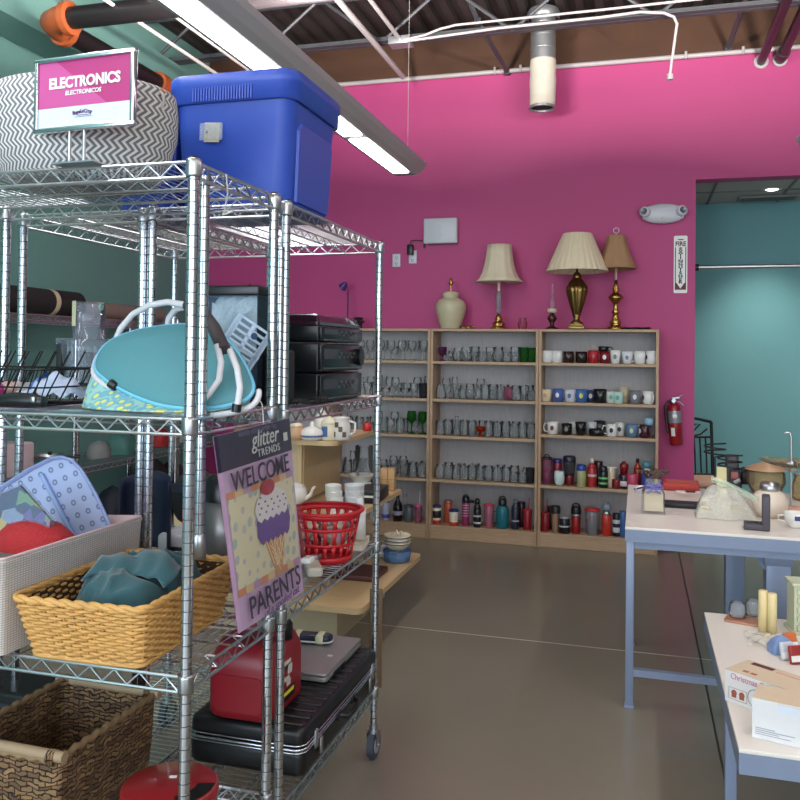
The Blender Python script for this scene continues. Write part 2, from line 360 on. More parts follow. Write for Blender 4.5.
def rack(label, loc, W, D, zs, H, along_x=True, group=None, wheels=True):
    t = thing('wire_rack', label, 'shelving rack', loc, 0, group)
    z0 = .125 if wheels else .01
    for (x, y) in ((0, 0), (W, 0), (0, D), (W, D)):
        m = M().use(POST).cyl((x, y, z0), (x, y, H-.004), .0132, n=16); p = m.obj('post', t)
        M().use(DARK).cyl((x, y, H-.004), (x, y, H+.001), .0125, .009, 12).obj('post_cap', t)
        for z in zs:
            M().use(STEEL).lathe([(.0138, -.034), (.0175, -.034), (.0185, -.03), (.0185, 0), (.0175, .006), (.0138, .006)], 16, (x, y, z)).obj('shelf_collar', t)
        if wheels:
            m = M().use(STEEL).cyl((x, y, .085), (x, y, .128), .016, n=12).cyl((x, y, .098), (x, y, .11), .024, n=12)
            for s_ in (-1, 1): m.add([(x+s_*.017, y-.028, .1), (x+s_*.017, y+.028, .1), (x+s_*.017, y+.012, .05), (x+s_*.017, y-.012, .05), (x+s_*.02, y-.028, .1), (x+s_*.02, y+.028, .1), (x+s_*.02, y+.012, .05), (x+s_*.02, y-.012, .05)], [(0, 1, 2, 3), (7, 6, 5, 4), (0, 4, 5, 1), (1, 5, 6, 2), (2, 6, 7, 3), (3, 7, 4, 0)])
            c = m.obj('caster', t)
            m = M().use(RUBB).cyl((x-.013, y, .052), (x+.013, y, .052), .051, n=24); m.use(mat('wheel_grey', (150, 150, 156), .5)).cyl((x-.015, y, .052), (x+.015, y, .052), .032, n=16).use(STEEL).cyl((x-.024, y, .052), (x+.024, y, .052), .006, n=8); m.obj('wheel', c)
    for z in zs:
        shelf_bm(W, D, along_x).obj('wire_shelf', t, loc=(0, 0, z))
    return t
RAX, RAY, RBX, RBY = -.966, 1.667, -.962, 2.17
rack('chrome wire rack nearest the camera under the electronics sign', (RAX-.885, RAY, 0), .885, .43, (1.972, 1.392, .818, .34), 1.984, True)
rack('chrome wire rack on casters carrying the stereo and black hard case', (RBX-.43, RBY, 0), .43, .885, (1.966, 1.378, .818, .265), 1.978, False)
rack('chrome wire rack behind the white bin, left neighbour of the stereo rack', (RBX-.89, RBY, 0), .43, .885, (1.962, 1.378, .818, .265), 1.974, False)
rack('chrome wire rack along the teal wall holding the dark fabric rolls', (-3.93, 3.7, 0), .43, .9, (1.75, 1.2, .76, .2), 1.79, False)
rack('chrome wire rack along the teal wall, farther toward the pink wall', (-3.93, 4.63, 0), .43, 1.2, (1.75, 1.2, .765, .2), 1.79, False)
rack('chrome wire rack in the far corner between teal wall and glassware', (-3.93, 5.86, 0), .43, 1.1, (1.2, .765, .2), 1.25, False)
# ---------------------------------------------------------------- bookcases
def wood(name, c, stretch, noise=.25, rough=.5, sc=9):
    return mat(name, c, rough, noise=noise, scale=sc, stretch=stretch, bump=.04)
OAK = wood('bookcase_oak', (180, 150, 122), (14, 14, 1)); OAKH = wood('bookcase_oak_shelf', (184, 154, 124), (1, 8, 14))
OAKB = wood('bookcase_back_grey', (178, 172, 172), (10, 10, .8), .22, sc=12)
SH = (1.48, 1.165, .86, .495, .115)
def bookcase(x0, label, dz3=0, W=.897):
    t = thing('bookcase', label, 'bookcase', (x0, 6.756, 0)); Dp = .3; T = .022
    for x in (T/2, W-T/2): M().use(OAK).box((x, Dp/2, .875), (T, Dp, 1.75), .001).obj('side_panel', t)
    M().use(OAKH).box((W/2, Dp/2, 1.74), (W-2*T, Dp, .02)).obj('top_panel', t)
    M().use(OAKB).box((W/2, Dp-.006, .92), (W-2*T, .008, 1.62)).obj('back_panel', t)
    for i, z in enumerate(SH):
        z = z+(dz3 if i == 2 else 0)
        M().use(OAKH).box((W/2, Dp/2-.003, z-.011), (W-2*T, Dp-.014, .022)).obj('shelf', t)
    M().use(OAKH).box((W/2, .02, .047), (W-2*T, .018, .09)).obj('kick_board', t)
    return t
BX = [-3.47, -2.571, -1.671, -.771]
bookcase(BX[0], 'oak bookcase hidden behind the stereo at the far left of the row')
bookcase(BX[1], 'oak bookcase full of wine glasses, left of the glass lamp')
bookcase(BX[2], 'oak bookcase of clear glassware beneath the cream ceramic lamp base')
bookcase(BX[3], 'oak bookcase of mugs and travel cups beneath the pleated lamp', .042, .925)
# ---------------------------------------------------------------- glassware
def lathe_thing(prof, mt, n=14): return M().use(mt).lathe(prof, n)
def open_prof(outer, th=.0025):
    """outer profile (r,z) from base to rim -> closed shell"""
    inner = [(max(.0005, r-th), z+(th if i == 0 else 0)) for i, (r, z) in enumerate(outer)][::-1]
    return [(.0005, outer[0][1])]+outer+inner+[(.0005, inner[-1][1])]
GREEN = glass('green_glass', (60, 130, 60), .3, tint=(150, 205, 140)); PURP = glass('purple_glass', (120, 60, 110), .35, tint=(200, 150, 195))
AMBER = glass('amber_glass', (170, 60, 30), .5, tint=(220, 130, 90)); SMOKE = glass('smoke_glass', (90, 90, 96), .2, tint=(200, 200, 204)); PINKG = glass('pink_glass', (210, 150, 180), .2, tint=(240, 190, 210))
GP = dict(
 tumbler=[(.03, 0), (.033, .004), (.036, .06), (.038, .125)],
 short_tumbler=[(.03, 0), (.036, .004), (.038, .04), (.039, .085)],
 wine_glass=[(.034, 0), (.033, .004), (.005, .012), (.004, .07), (.014, .082), (.034, .11), (.037, .135), (.031, .17)],
 goblet=[(.032, 0), (.03, .005), (.008, .014), (.008, .04), (.03, .06), (.037, .09), (.036, .12)],
 jar=[(.036, 0), (.041, .01), (.043, .05), (.038, .085), (.03, .098), (.031, .115)],
 dessert_bowl=[(.03, 0), (.028, .005), (.008, .012), (.01, .03), (.04, .05), (.048, .08)],
 round_vase=[(.03, 0), (.045, .025), (.05, .055), (.04, .085), (.032, .1), (.036, .11)],
 flute=[(.03, 0), (.028, .004), (.004, .012), (.004, .06), (.02, .085), (.025, .13), (.022, .185)],
 bud_vase=[(.028, 0), (.034, .02), (.03, .05), (.013, .09), (.012, .14), (.018, .16)])
WORD = dict(tumbler='glass tumbler', short_tumbler='short glass tumbler', wine_glass='stemmed wine glass', goblet='glass goblet', jar='glass jar', dessert_bowl='footed glass bowl', round_vase='round glass vase', flute='slim glass flute', bud_vase='narrow glass vase', beer_mug='glass beer mug')
SHELFN = ['top shelf', 'second shelf', 'third shelf', 'fourth shelf', 'bottom shelf']
CASEN = {1: 'left bookcase', 2: 'middle bookcase', 3: 'right bookcase'}
ORD = ['leftmost', 'second', 'third', 'fourth', 'fifth', 'sixth', 'seventh', 'eighth', 'ninth', 'tenth', 'eleventh', 'twelfth', 'thirteenth', 'fourteenth', 'fifteenth', 'sixteenth', 'seventeenth']
PROTO = {}; COUNT = {}
PENDING = []
def glassware(kind, x, y, z, case, shelf, mt=GLASS, col='clear', s=1.0, row='front'):
    PENDING.append((case, shelf, kind, col, row, x, y, z, mt, s))
def flush_glass():
    groups = {}
    for p in PENDING: groups.setdefault(p[:5], []).append(p)
    for key, L_ in groups.items():
        L_.sort(key=lambda p: p[5]); case, shelf, kind, col, row = key
        for i, p in enumerate(L_):
            x, y, z, mt, s = p[5:]; k = (kind, mt.name)
            if len(L_) == 1: w = ''
            else: w = ', '+(ORD[i]+' from left' if i else 'leftmost')
            lab = '%s %s, %s row of %s of %s%s' % (col, WORD[kind], row, SHELFN[shelf], CASEN[case], w)
            grp = 'glassware on the %s of the %s' % (SHELFN[shelf], CASEN[case])
            if k not in PROTO:
                if kind == 'beer_mug':
                    t = thing('beer_mug', lab, 'glass', (x, y, z), 0, grp)
                    M().use(mt).lathe(open_prof([(.036, 0), (.038, .01), (.038, .12)], .004), 14).obj('mug_body', t)
                    M().use(mt).tube([(.036, 0, .1), (.065, 0, .1), (.072, 0, .06), (.062, 0, .025), (.036, 0, .025)], .005, 6).obj('handle', t)
                    PROTO[k] = t
                else:
                    PROTO[k] = M().use(mt).lathe(open_prof(GP[kind]), 14).obj(kind, None, loc=(x, y, z), label=lab, cat='glass', group=grp)
                o = PROTO[k]; o.scale = (s,)*3
            else:
                o = dup(PROTO[k], (x, y, z), random.random()*6, lab, grp, s)
            o.rotation_euler[2] = random.random()*6 if kind != 'beer_mug' else -.4-random.random()*.5
def row(case, shelf, kinds, x0, x1, y, rowname, jitter=.006):
    z = SH[shelf]+.001; n = len(kinds)
    for i, k in enumerate(kinds):
        mt, col, s = GLASS, 'clear', 1
        if isinstance(k, tuple): k, mt, col, s = (k+(1,))[:4]
        glassware(k, BX[case]+x0+(x1-x0)*(i+.5)/n+random.uniform(-jitter, jitter), 6.756+y+random.uniform(-.004, .004), z, case, shelf, mt, col, s, rowname)
W_, T_, ST, G_, J_, D_, R_, F_, V_, B_ = 'wine_glass', 'tumbler', 'short_tumbler', 'goblet', 'jar', 'dessert_bowl', 'round_vase', 'flute', 'bud_vase', 'beer_mug'
# left bookcase
row(1, 0, [W_]*9, .03, .87, .06, 'front'); row(1, 0, [W_, W_, G_, W_, W_, G_, W_, W_, W_], .03, .87, .16, 'back')
row(1, 1, [G_, W_, F_, G_, T_, D_, W_, D_, G_, (T_, SMOKE, 'smoky')], .03, .87, .07, 'front'); row(1, 1, [F_, W_, V_, W_, F_, W_, G_, G_, W_, F_], .03, .87, .17, 'back')
row(1, 2, [ST, G_, T_, ST, F_, G_, T_, (W_, GREEN, 'green', 1.12), (W_, GREEN, 'green', 1.1)], .03, .86, .08, 'front'); row(1, 2, [W_, T_, G_, T_, T_, W_, T_, G_, T_], .03, .87, .18, 'back')
row(1, 3, [J_, B_, T_, B_, T_, ST, W_, W_, B_, J_], .03, .87, .07, 'front'); row(1, 3, [T_, F_, T_, T_, G_, T_, T_, J_, T_], .03, .87, .17, 'back')
# middle bookcase
row(2, 0, [(G_, PURP, 'purple'), (D_, GLASS, 'clear', .85), R_, (R_, GLASS, 'clear', 1.1), D_, ST, G_, R_, ST, T_, (T_, GREEN, 'green', .95), (T_, GREEN, 'green', .95)], .05, .87, .07, 'front')
row(2, 0, [ST, ST, T_, ST, T_, D_, T_], .1, .8, .17, 'back')
row(2, 1, [J_, G_, F_, ST, R_, ST, T_, ST, J_, (R_, PINKG, 'pink'), J_, G_, ST], .04, .87, .07, 'front'); row(2, 1, [W_, T_, T_, W_, T_, T_, G_, T_], .05, .85, .17, 'back')
row(2, 2, [B_, T_, V_, T_, T_, (D_, AMBER, 'amber'), T_, T_, T_, J_, T_, T_], .04, .87, .07, 'front'); row(2, 2, [T_]*8, .08, .85, .17, 'back')
row(2, 3, [J_, J_, B_, J_, T_, B_, T_, J_, T_, ST, ST, (T_, SMOKE, 'smoky')], .04, .87, .07, 'front'); row(2, 3, [T_, B_, T_, J_, T_, T_, J_], .08, .85, .17, 'back')
flush_glass()
# ---------------------------------------------------------------- mugs
def mug(px, shelf, col, label, h=.092, r=.04, side=1, deco=None, y=.07, top=0, name='mug', cat='mug', taper=1.0):
    z = SH[shelf]+(.042 if shelf == 2 else 0)+.001+top
    p = at(px, 400, Y=6.756+y); t = thing(name, label+' on %s of right bookcase' % SHELFN[shelf] if 'shelf' not in label else label, cat, (p.x, p.y, z), 0, 'mugs and cups of the right bookcase'); t.scale = (1.07, 1.07, 1.05)
    c = mat('glaze_%d_%d_%d' % col, col, .22, coat=.3)
    m = M().use(c).lathe(open_prof([(r*.8*taper, 0), (r*.95*taper, .004), (r*(1+taper)/2, h*.5), (r, h)], .003), 20); m.obj('cup_body', t)
    if side: M().use(c).tube([(side*r*.95, 0, h*.82), (side*(r+.02), 0, h*.86), (side*(r+.029), 0, h*.55), (side*(r+.02), 0, h*.22), (side*r*.93, 0, h*.2)], .005, 8).obj('handle', t)
    if deco:
        dm = mat('print_%d_%d_%d' % deco, deco, .4); m = M().use(dm)
        for k in range(1):
            a = -PI/2-.05; zz = h*.52; w = .015
            R = r*1.02*(1 if taper == 1 else (taper+(1-taper)*zz/h))+.0006
            ring = [[(R*cos(a+s_*w/r*.9*math.sqrt(1.02-q*q)), R*sin(a+s_*w/r*.9*math.sqrt(1.02-q*q)), zz+q*.019) for s_ in (-1, -.3, .3, 1)] for q in (-1, -.6, 0, .6, 1)]
            m.loft(ring, False, True, closed=False)
        m.obj('printed_pattern', t)
    if px > 644: t.rotation_euler[2] = -1.0
    return t
WH = (232, 232, 230); NV = (38, 52, 110)
mug(547, 0, WH, 'plain white mug with handle toward its twin, first', side=1); mug(557, 0, WH, 'plain white mug with handle turned left, second', side=-1)
mug(568, 0, (52, 34, 28), 'dark brown straight mug beside the white pair', side=0, h=.088, r=.044); mug(581, 0, (36, 22, 22), 'almost black brown mug left of the red mug', side=0, h=.088, r=.044)
mug(593, 0, (170, 34, 44), 'bright red mug with white loop handle', deco=None, side=1, h=.098); mug(604.5, 0, (120, 22, 40), 'maroon mug with a white stripe', deco=WH, side=0, h=.09)
mug(603, 0, (20, 20, 22), 'small black cup stacked on the maroon mug', top=.094, h=.04, r=.038, side=1)
mug(615, 0, WH, 'white tapered mug right of the maroon mug', side=0, taper=.8, h=.1, deco=(120, 120, 120)); mug(627, 0, (226, 228, 232), 'rounded white mug with a faint blue print', r=.043, taper=.75, deco=(110, 130, 160), side=0)
mug(639.5, 0, WH, 'plain white mug with left handle, second from right', side=-1, h=.096); mug(651, 0, WH, 'white mug with black ring print at right end', side=1, h=.098, deco=(30, 34, 36))
mug(546, 1, (226, 210, 180), 'cream and tan mug at left end', side=-1, deco=(190, 150, 100)); mug(558, 1, (70, 100, 170), 'blue and white patterned mug', side=1, deco=WH, h=.1); mug(570, 1, (214, 216, 222), 'white mug with blue dots by the blue mugs', side=1, deco=(80, 110, 170), h=.095)
mug(581.5, 1, (60, 110, 170), 'blue mug with yellow lemon print', side=0, deco=(228, 214, 70), h=.098, r=.043); mug(591, 1, (60, 70, 110), 'navy striped mug set back', y=.15, side=0, deco=WH)
mug(600, 1, (20, 20, 24), 'large glossy black mug', side=1, r=.05, h=.105); mug(611.5, 1, (206, 216, 206), 'pale green mug with handle turned left', side=-1, h=.09, deco=(110, 170, 150)); mug(618, 1, (190, 220, 210), 'white mug with mint leaf print', side=0, h=.088, y=.05, deco=(90, 160, 150))
mug(624, 1, (196, 184, 152), 'tall tan stoneware cup set back', side=0, h=.12, y=.17); mug(635, 1, (120, 124, 132), 'grey mug with silver sides', side=0, h=.1, deco=(220, 222, 228)); mug(648, 1, WH, 'white mug with small black print at right end', side=1, deco=(60, 60, 66), h=.096)
mug(553, 2, WH, 'white mug with brown cat print and left handle', side=-1, deco=(110, 30, 30), h=.096); mug(567, 2, (24, 24, 26), 'matte black mug with small emblem', side=0, h=.084, deco=(120, 120, 120)); mug(574, 2, WH, 'white mug hidden behind black mugs', side=1, y=.17)
mug(581, 2, (22, 24, 28), 'tall black tapered mug', side=0, taper=.75, h=.1, r=.043); mug(592, 2, (206, 208, 210), 'white mug set back behind the black soup bowl', side=0, y=.17, h=.1); mug(597, 2, (26, 26, 28), 'wide black soup bowl mug', side=0, r=.058, h=.052)
mug(600, 2, (50, 52, 56), 'dark grey mug behind the soup bowl', side=0, y=.19, h=.105, r=.045); mug(612, 2, WH, 'white mug with one black emblem', side=-1, deco=(26, 26, 26), h=.092); mug(620, 2, (224, 222, 218), 'white mug with black leaf swirl set back', side=0, deco=(34, 30, 30), y=.15, h=.1)
mug(632, 2, (96, 130, 160), 'round blue globe mug', r=.047, h=.096, side=1, deco=(200, 200, 160), taper=.85); mug(645, 2, (72, 30, 44), 'dark plum mug with white handle', side=1, h=.096, deco=(220, 220, 220)); mug(649, 2, (150, 190, 214), 'pale blue cup standing on the plum mug', top=.1, side=0, h=.05, r=.036)
# ---------------------------------------------------------------- travel cups and bottles
def bottle(px, case, shelf, prof, cols, label, cat='bottle', y=.08, name='travel_mug', s=1, extra=None, base=None, straw=None, clear=False):
    """prof: list of (part, [(r,z)..]); cols: part -> colour or material"""
    z = base if base is not None else SH[shelf]+.001
    p = at(px, 400, Y=6.756+y); t = thing(name, label, cat, (p.x, p.y, z)); t.scale = (s,)*3
    for (part, pr) in prof:
        c = cols[part]; mt = c if isinstance(c, bpy.types.Material) else mat('cup_%d_%d_%d' % c, c, .3, coat=.2)
        pr = [(.0006, pr[0][1])]+pr+[(.0006, pr[-1][1])]
        M().use(mt).lathe(pr, 20).obj(part, t)
    if extra: extra(t)
    if straw: M().use(mat('cup_%d_%d_%d' % straw, straw, .4)).cyl((.008, 0, .1), (.014, 0, .26), .004, n=8).obj('straw', t)
    return t
def P_body(h, r0, r1): return [(r0*.95, 0), (r0, .004), (r1, h-.004), (r1*.96, h)]
def lid(z, r, h): return [(r, z), (r*1.02, z+.004), (r*1.0, z+h*.7), (r*.8, z+h)]
def neck(z, r, rn, h): return [(r, z), (r*.9, z+h*.35), (rn, z+h*.7), (rn, z+h)]
def band(r, z0, z1, c, name='printed_label'):
    return lambda t: M().use(mat('cup_%d_%d_%d' % c, c, .4)).lathe([(r, z0), (r+.0008, z0+.001), (r+.0008, z1-.001), (r, z1)], 20).obj(name, t)
def loop(z, r, c=(20, 20, 24), R=.02): return lambda t: M().use(mat('cup_%d_%d_%d' % c, c, .4)).tube([(R*cos(a), 0, z+R*.9*sin(a)) for a in [PI*i/8 for i in range(9)]], r, 6).obj('carry_loop', t)
def handle(r, z0, z1, c, sgn=-1): return lambda t: M().use(mat('cup_%d_%d_%d' % c, c, .4)).tube([(sgn*r*.95, 0, z1), (sgn*(r+.025), 0, z1), (sgn*(r+.028), 0, (z0+z1)/2), (sgn*(r+.02), 0, z0), (sgn*r*.95, 0, z0)], .006, 8).obj('handle', t)
def multi(*fs):
    def g(t):
        for f in fs: f(t)
    return g
BS = 'bottom shelf'
# left bookcase, bottom shelf
bottle(387, 1, 4, [('cup_body', P_body(.15, .028, .032)), ('lid', lid(.15, .034, .035))], dict(cup_body=(170, 176, 200), lid=(60, 60, 140)), 'clear protein shaker with violet lid left of the black wine bottle', extra=band(.031, .02, .05, (70, 70, 160)))
bottle(399, 1, 4, [('bottle_body', [(.04, 0), (.042, .1), (.036, .14), (.015, .18), (.0135, .235), (.016, .24), (.015, .255)])], dict(bottle_body=mat('dark_bottle_glass', (14, 18, 16), .08)), 'black glass wine bottle with a diamond label on the bottom shelf', name='wine_bottle', extra=band(.0425, .05, .085, (150, 150, 170), 'paper_label'))
bottle(410, 1, 4, [('cup_body', P_body(.12, .038, .042)), ('lid', lid(.12, .043, .02))], dict(cup_body=(86, 92, 98), lid=(60, 64, 68)), 'slate grey tumbler between the wine bottle and pink lidded cup')
bottle(419.5, 1, 4, [('cup_body', P_body(.13, .026, .034)), ('lid', lid(.13, .036, .02))], dict(cup_body=PINKG, lid=(214, 90, 140)), 'clear cup with pink lid beside the bookcase divider', straw=(220, 200, 210))
bottle(375, 1, 4, [('cup_body', P_body(.13, .033, .033))], dict(cup_body=(190, 190, 195)), 'pale grey cup at left on the bottom shelf, beside the rack post')
bottle(406, 1, 4, [('bottle_body', [(.03, 0), (.035, .03), (.034, .12), (.014, .17), (.018, .21)])], dict(bottle_body=GLASS), 'clear glass carafe behind the slate grey tumbler', name='carafe', y=.2)
# middle bookcase, bottom shelf
bottle(438, 2, 4, [('cup_body', P_body(.135, .032, .038)), ('lid', lid(.135, .04, .02))], dict(cup_body=(226, 216, 190), lid=(34, 40, 96)), 'taller cream picture tumbler with navy lid and red foot', extra=multi(band(.0335, 0, .03, (190, 40, 40)), band(.0362, .05, .12, (30, 30, 40), 'picture_print')))
bottle(449.5, 2, 4, [('cup_body', P_body(.165, .032, .036)), ('lid', lid(.165, .037, .025))], dict(cup_body=(196, 88, 56), lid=(150, 90, 80)), 'orange insulated cup behind the two cream picture tumblers', y=.15)
bottle(455, 2, 4, [('cup_body', P_body(.115, .034, .04)), ('lid', lid(.115, .042, .02))], dict(cup_body=(230, 222, 200), lid=(34, 40, 96)), 'shorter cream tumbler with navy lid and red foot', extra=band(.0355, 0, .03, (196, 50, 44)), y=.05)
bottle(467, 2, 4, [('bottle_body', P_body(.19, .033, .033)), ('lid', lid(.19, .032, .05))], dict(bottle_body=(140, 44, 90), lid=(20, 18, 22)), 'tall magenta tumbler with white stripes and black lid', extra=multi(*[band(.0333, .08+k*.022, .086+k*.022, (210, 170, 190), 'stripe') for k in range(5)], loop(.235, .006)))
bottle(472, 2, 4, [('bottle_body', P_body(.17, .03, .03)), ('lid', lid(.17, .03, .02))], dict(bottle_body=(176, 176, 180), lid=(34, 34, 36)), 'silver grey cup tucked behind the magenta tumbler', y=.2)
bottle(478.5, 2, 4, [('bottle_body', P_body(.15, .031, .033)), ('neck', neck(.15, .032, .02, .045)), ('cap', [(.022, .19), (.022, .215), (.012, .235)])], dict(bottle_body=(26, 22, 26), neck=(26, 22, 26), cap=(14, 14, 16)), 'black floral bottle with screw cap right of magenta tumbler', extra=multi(band(.0335, .03, .045, (200, 196, 200), 'floral_print'), band(.0335, .085, .1, (200, 196, 200), 'floral_print')), y=.05, name='water_bottle')
bottle(490, 2, 4, [('cup_body', P_body(.175, .034, .042)), ('lid', lid(.175, .044, .016))], dict(cup_body=(160, 92, 112), lid=(204, 60, 96)), 'dusty pink tumbler with hot pink rim beside the teal jug')
bottle(503.5, 2, 4, [('jug_body', [(.045, 0), (.052, .01), (.053, .14), (.045, .175), (.03, .185)]), ('cap', [(.034, .185), (.036, .2), (.034, .23), (.02, .24)])], dict(jug_body=(26, 110, 124), cap=(30, 34, 38)), 'big teal growler jug with dark cap on the bottom shelf', name='jug', extra=multi(handle(.05, .05, .13, (26, 100, 114)), loop(.235, .007, R=.025)))
bottle(516.5, 2, 4, [('bottle_body', P_body(.17, .033, .033)), ('neck', neck(.17, .032, .02, .04)), ('cap', [(.02, .205), (.018, .24)])], dict(bottle_body=(28, 36, 54), neck=(40, 48, 64), cap=(90, 96, 110)), 'dark navy steel bottle right of the teal jug', name='water_bottle', extra=band(.0335, .06, .075, (150, 156, 170)))
bottle(522.5, 2, 4, [('cup_body', P_body(.19, .03, .034)), ('lid', lid(.19, .035, .015))], dict(cup_body=(60, 24, 34), lid=(40, 20, 24)), 'dark wine coloured tumbler set back behind the red cup', y=.19)
bottle(528.5, 2, 4, [('cup_body', P_body(.15, .032, .038)), ('lid', lid(.15, .04, .015))], dict(cup_body=(150, 26, 40), lid=(176, 36, 44)), 'red tumbler with straw at right end of middle bookcase', straw=(190, 40, 50))
# right bookcase, fourth shelf
bottle(547.5, 3, 3, [('cup_body', P_body(.2, .034, .042)), ('lid', lid(.2, .044, .02))], dict(cup_body=PINKG, lid=(50, 20, 34)), 'tall clear pink shaker cup with dark lid', extra=multi(loop(.22, .005, (40, 20, 30)), band(.037, .02, .12, (120, 50, 80))))
bottle(558, 3, 3, [('cup_body', P_body(.17, .032, .038)), ('lid', lid(.17, .04, .03))], dict(cup_body=(140, 30, 60), lid=(40, 46, 120)), 'crimson cup with blue lid behind the white wine tumbler', y=.17)
bottle(560, 3, 3, [('cup_body', [(.026, 0), (.038, .02), (.042, .06), (.038, .11), (.034, .115)])], dict(cup_body=(206, 226, 224)), 'white egg shaped stemless tumbler on the fourth shelf', y=.04)
bottle(570, 3, 3, [('cup_body', P_body(.08, .034, .04)), ('clear_wall', [(.041, .08), (.048, .13), (.05, .19)]), ('lid', lid(.19, .052, .045))], dict(cup_body=(110, 20, 26), clear_wall=SMOKE, lid=(24, 30, 56)), 'large smoky shaker with red base and dark blue lid', y=.1, name='shaker')
bottle(582, 3, 3, [('cup_body', P_body(.13, .031, .036)), ('lid', lid(.13, .039, .045))], dict(cup_body=(176, 180, 130), lid=(36, 66, 160)), 'pale olive cup with bright blue lid', y=.05)
bottle(586, 3, 3, [('cup_body', P_body(.15, .034, .04))], dict(cup_body=(176, 168, 40)), 'mustard yellow cup behind the blue lidded cup', y=.15)
bottle(592.5, 3, 3, [('bottle_body', P_body(.15, .037, .036)), ('neck', neck(.15, .036, .016, .04)), ('cap', [(.018, .187), (.018, .22), (.012, .225)])], dict(bottle_body=(176, 44, 52), neck=(176, 44, 52), cap=(220, 200, 196)), 'coral red steel bottle with pale cap on the fourth shelf', name='water_bottle', extra=band(.0372, .08, .1, (224, 190, 186)))
bottle(599, 3, 3, [('bottle_body', P_body(.19, .035, .035))], dict(bottle_body=(60, 26, 30)), 'dark brown red canister behind the coral bottle', y=.2)
bottle(604, 3, 3, [('bottle_body', P_body(.13, .037, .036)), ('lid', lid(.13, .032, .04))], dict(bottle_body=(24, 28, 32), lid=(20, 24, 30)), 'black bottle printed with green shamrocks', y=.05, name='water_bottle', extra=multi(band(.0375, .03, .045, (110, 190, 110), 'green_print'), band(.0375, .07, .085, (120, 200, 120), 'green_print')))
bottle(611.5, 3, 3, [('cup_body', P_body(.15, .026, .038)), ('lid', lid(.15, .045, .014))], dict(cup_body=(222, 206, 176), lid=(236, 230, 216)), 'cream flared coffee cup with wide white lid', y=.1)
bottle(617, 3, 3, [('cup_body', P_body(.07, .034, .034))], dict(cup_body=(120, 20, 26)), 'low dark red cup right of the cream coffee cup', y=.06)
bottle(624.5, 3, 3, [('cup_body', P_body(.11, .04, .042)), ('shaker_top', [(.03, .11), (.031, .15), (.036, .155), (.034, .19), (.016, .2), (.014, .212)])], dict(cup_body=(44, 26, 44), shaker_top=(130, 20, 30)), 'dark red pump top shaker jar', name='shaker', extra=band(.0425, .02, .06, (214, 206, 214)))
bottle(633, 3, 3, [('cup_body', P_body(.12, .04, .044))], dict(cup_body=(196, 70, 104)), 'pink and white patterned mug beside the amber bottle', y=.05)
bottle(638, 3, 3, [('bottle_body', P_body(.15, .035, .03)), ('neck', neck(.15, .03, .012, .05)), ('cap', [(.014, .2), (.012, .23)])], dict(bottle_body=(150, 44, 26), neck=(170, 60, 30), cap=(40, 26, 24)), 'amber red bottle with pointed cap near the right end', name='water_bottle', y=.16)
bottle(647, 3, 3, [('bottle_body', P_body(.13, .04, .04)), ('neck', neck(.13, .04, .022, .04)), ('cap', [(.034, .17), (.036, .2), (.026, .22)])], dict(bottle_body=(60, 80, 170), neck=(226, 230, 236), cap=(80, 140, 150)), 'white and royal blue bottle with teal cap at the right end', name='water_bottle')
# right bookcase, bottom shelf
bottle(546.5, 3, 4, [('cup_body', P_body(.13, .035, .037)), ('lid', lid(.13, .038, .02))], dict(cup_body=(130, 22, 34), lid=(150, 30, 40)), 'ruby red tumbler with straw at left end of right bookcase', straw=(170, 40, 50))
bottle(552, 3, 4, [('cup_body', P_body(.18, .032, .034))], dict(cup_body=(40, 24, 28)), 'blackish canister set back behind the ruby tumbler', y=.2)
bottle(556.5, 3, 4, [('cup_body', P_body(.15, .026, .034)), ('lid', lid(.15, .04, .06))], dict(cup_body=(150, 116, 96), lid=(30, 30, 32)), 'tan thermos with large black lid on the bottom shelf', name='thermos')
bottle(565.5, 3, 4, [('cup_body', P_body(.115, .044, .044)), ('lid', lid(.115, .038, .02))], dict(cup_body=(22, 24, 30), lid=(150, 150, 156)), 'short black jar mug with grey lid', y=.06, extra=band(.0445, .05, .062, (190, 194, 200)))
bottle(577, 3, 4, [('cup_body', P_body(.135, .034, .038)), ('steel_band', [(.039, .135), (.039, .155)]), ('lid', lid(.155, .04, .06))], dict(cup_body=(150, 20, 30), steel_band=STEEL, lid=(18, 18, 20)), 'red and steel travel mug with bulky black flip lid', extra=loop(.21, .008, R=.03))
bottle(593, 3, 4, [('cup_body', P_body(.19, .042, .056)), ('lid', lid(.19, .06, .022))], dict(cup_body=(120, 122, 130), lid=(190, 40, 46)), 'large grey plastic tumbler with red lid', y=.07, extra=lambda t: M().use(mat('red_plastic', (176, 26, 34), .35)).tube([(-.05, -.04, .11), (0, -.055, .15), (.05, -.035, .19)], .003, 6).obj('drawn_line', t))
bottle(607.5, 3, 4, [('bottle_body', P_body(.165, .037, .037)), ('neck', neck(.165, .036, .022, .03)), ('cap', [(.03, .195), (.038, .21), (.036, .235), (.012, .262)])], dict(bottle_body=(196, 52, 36), neck=STEEL, cap=(130, 142, 156)), 'orange red sports bottle with grey flip cap', name='water_bottle', extra=band(.0375, .03, .14, (190, 48, 36)))
bottle(617.5, 3, 4, [('bottle_body', P_body(.18, .03, .03))], dict(bottle_body=(24, 26, 32)), 'black bottle with two white bands beside the table leg', name='water_bottle', extra=multi(band(.0305, .03, .07, (200, 204, 212)), band(.0305, .1, .13, (200, 204, 212))))
bottle(624, 3, 4, [('bottle_body', P_body(.2, .03, .03))], dict(bottle_body=(60, 96, 150)), 'blue bottle seen past the table corner on the bottom shelf', name='water_bottle')
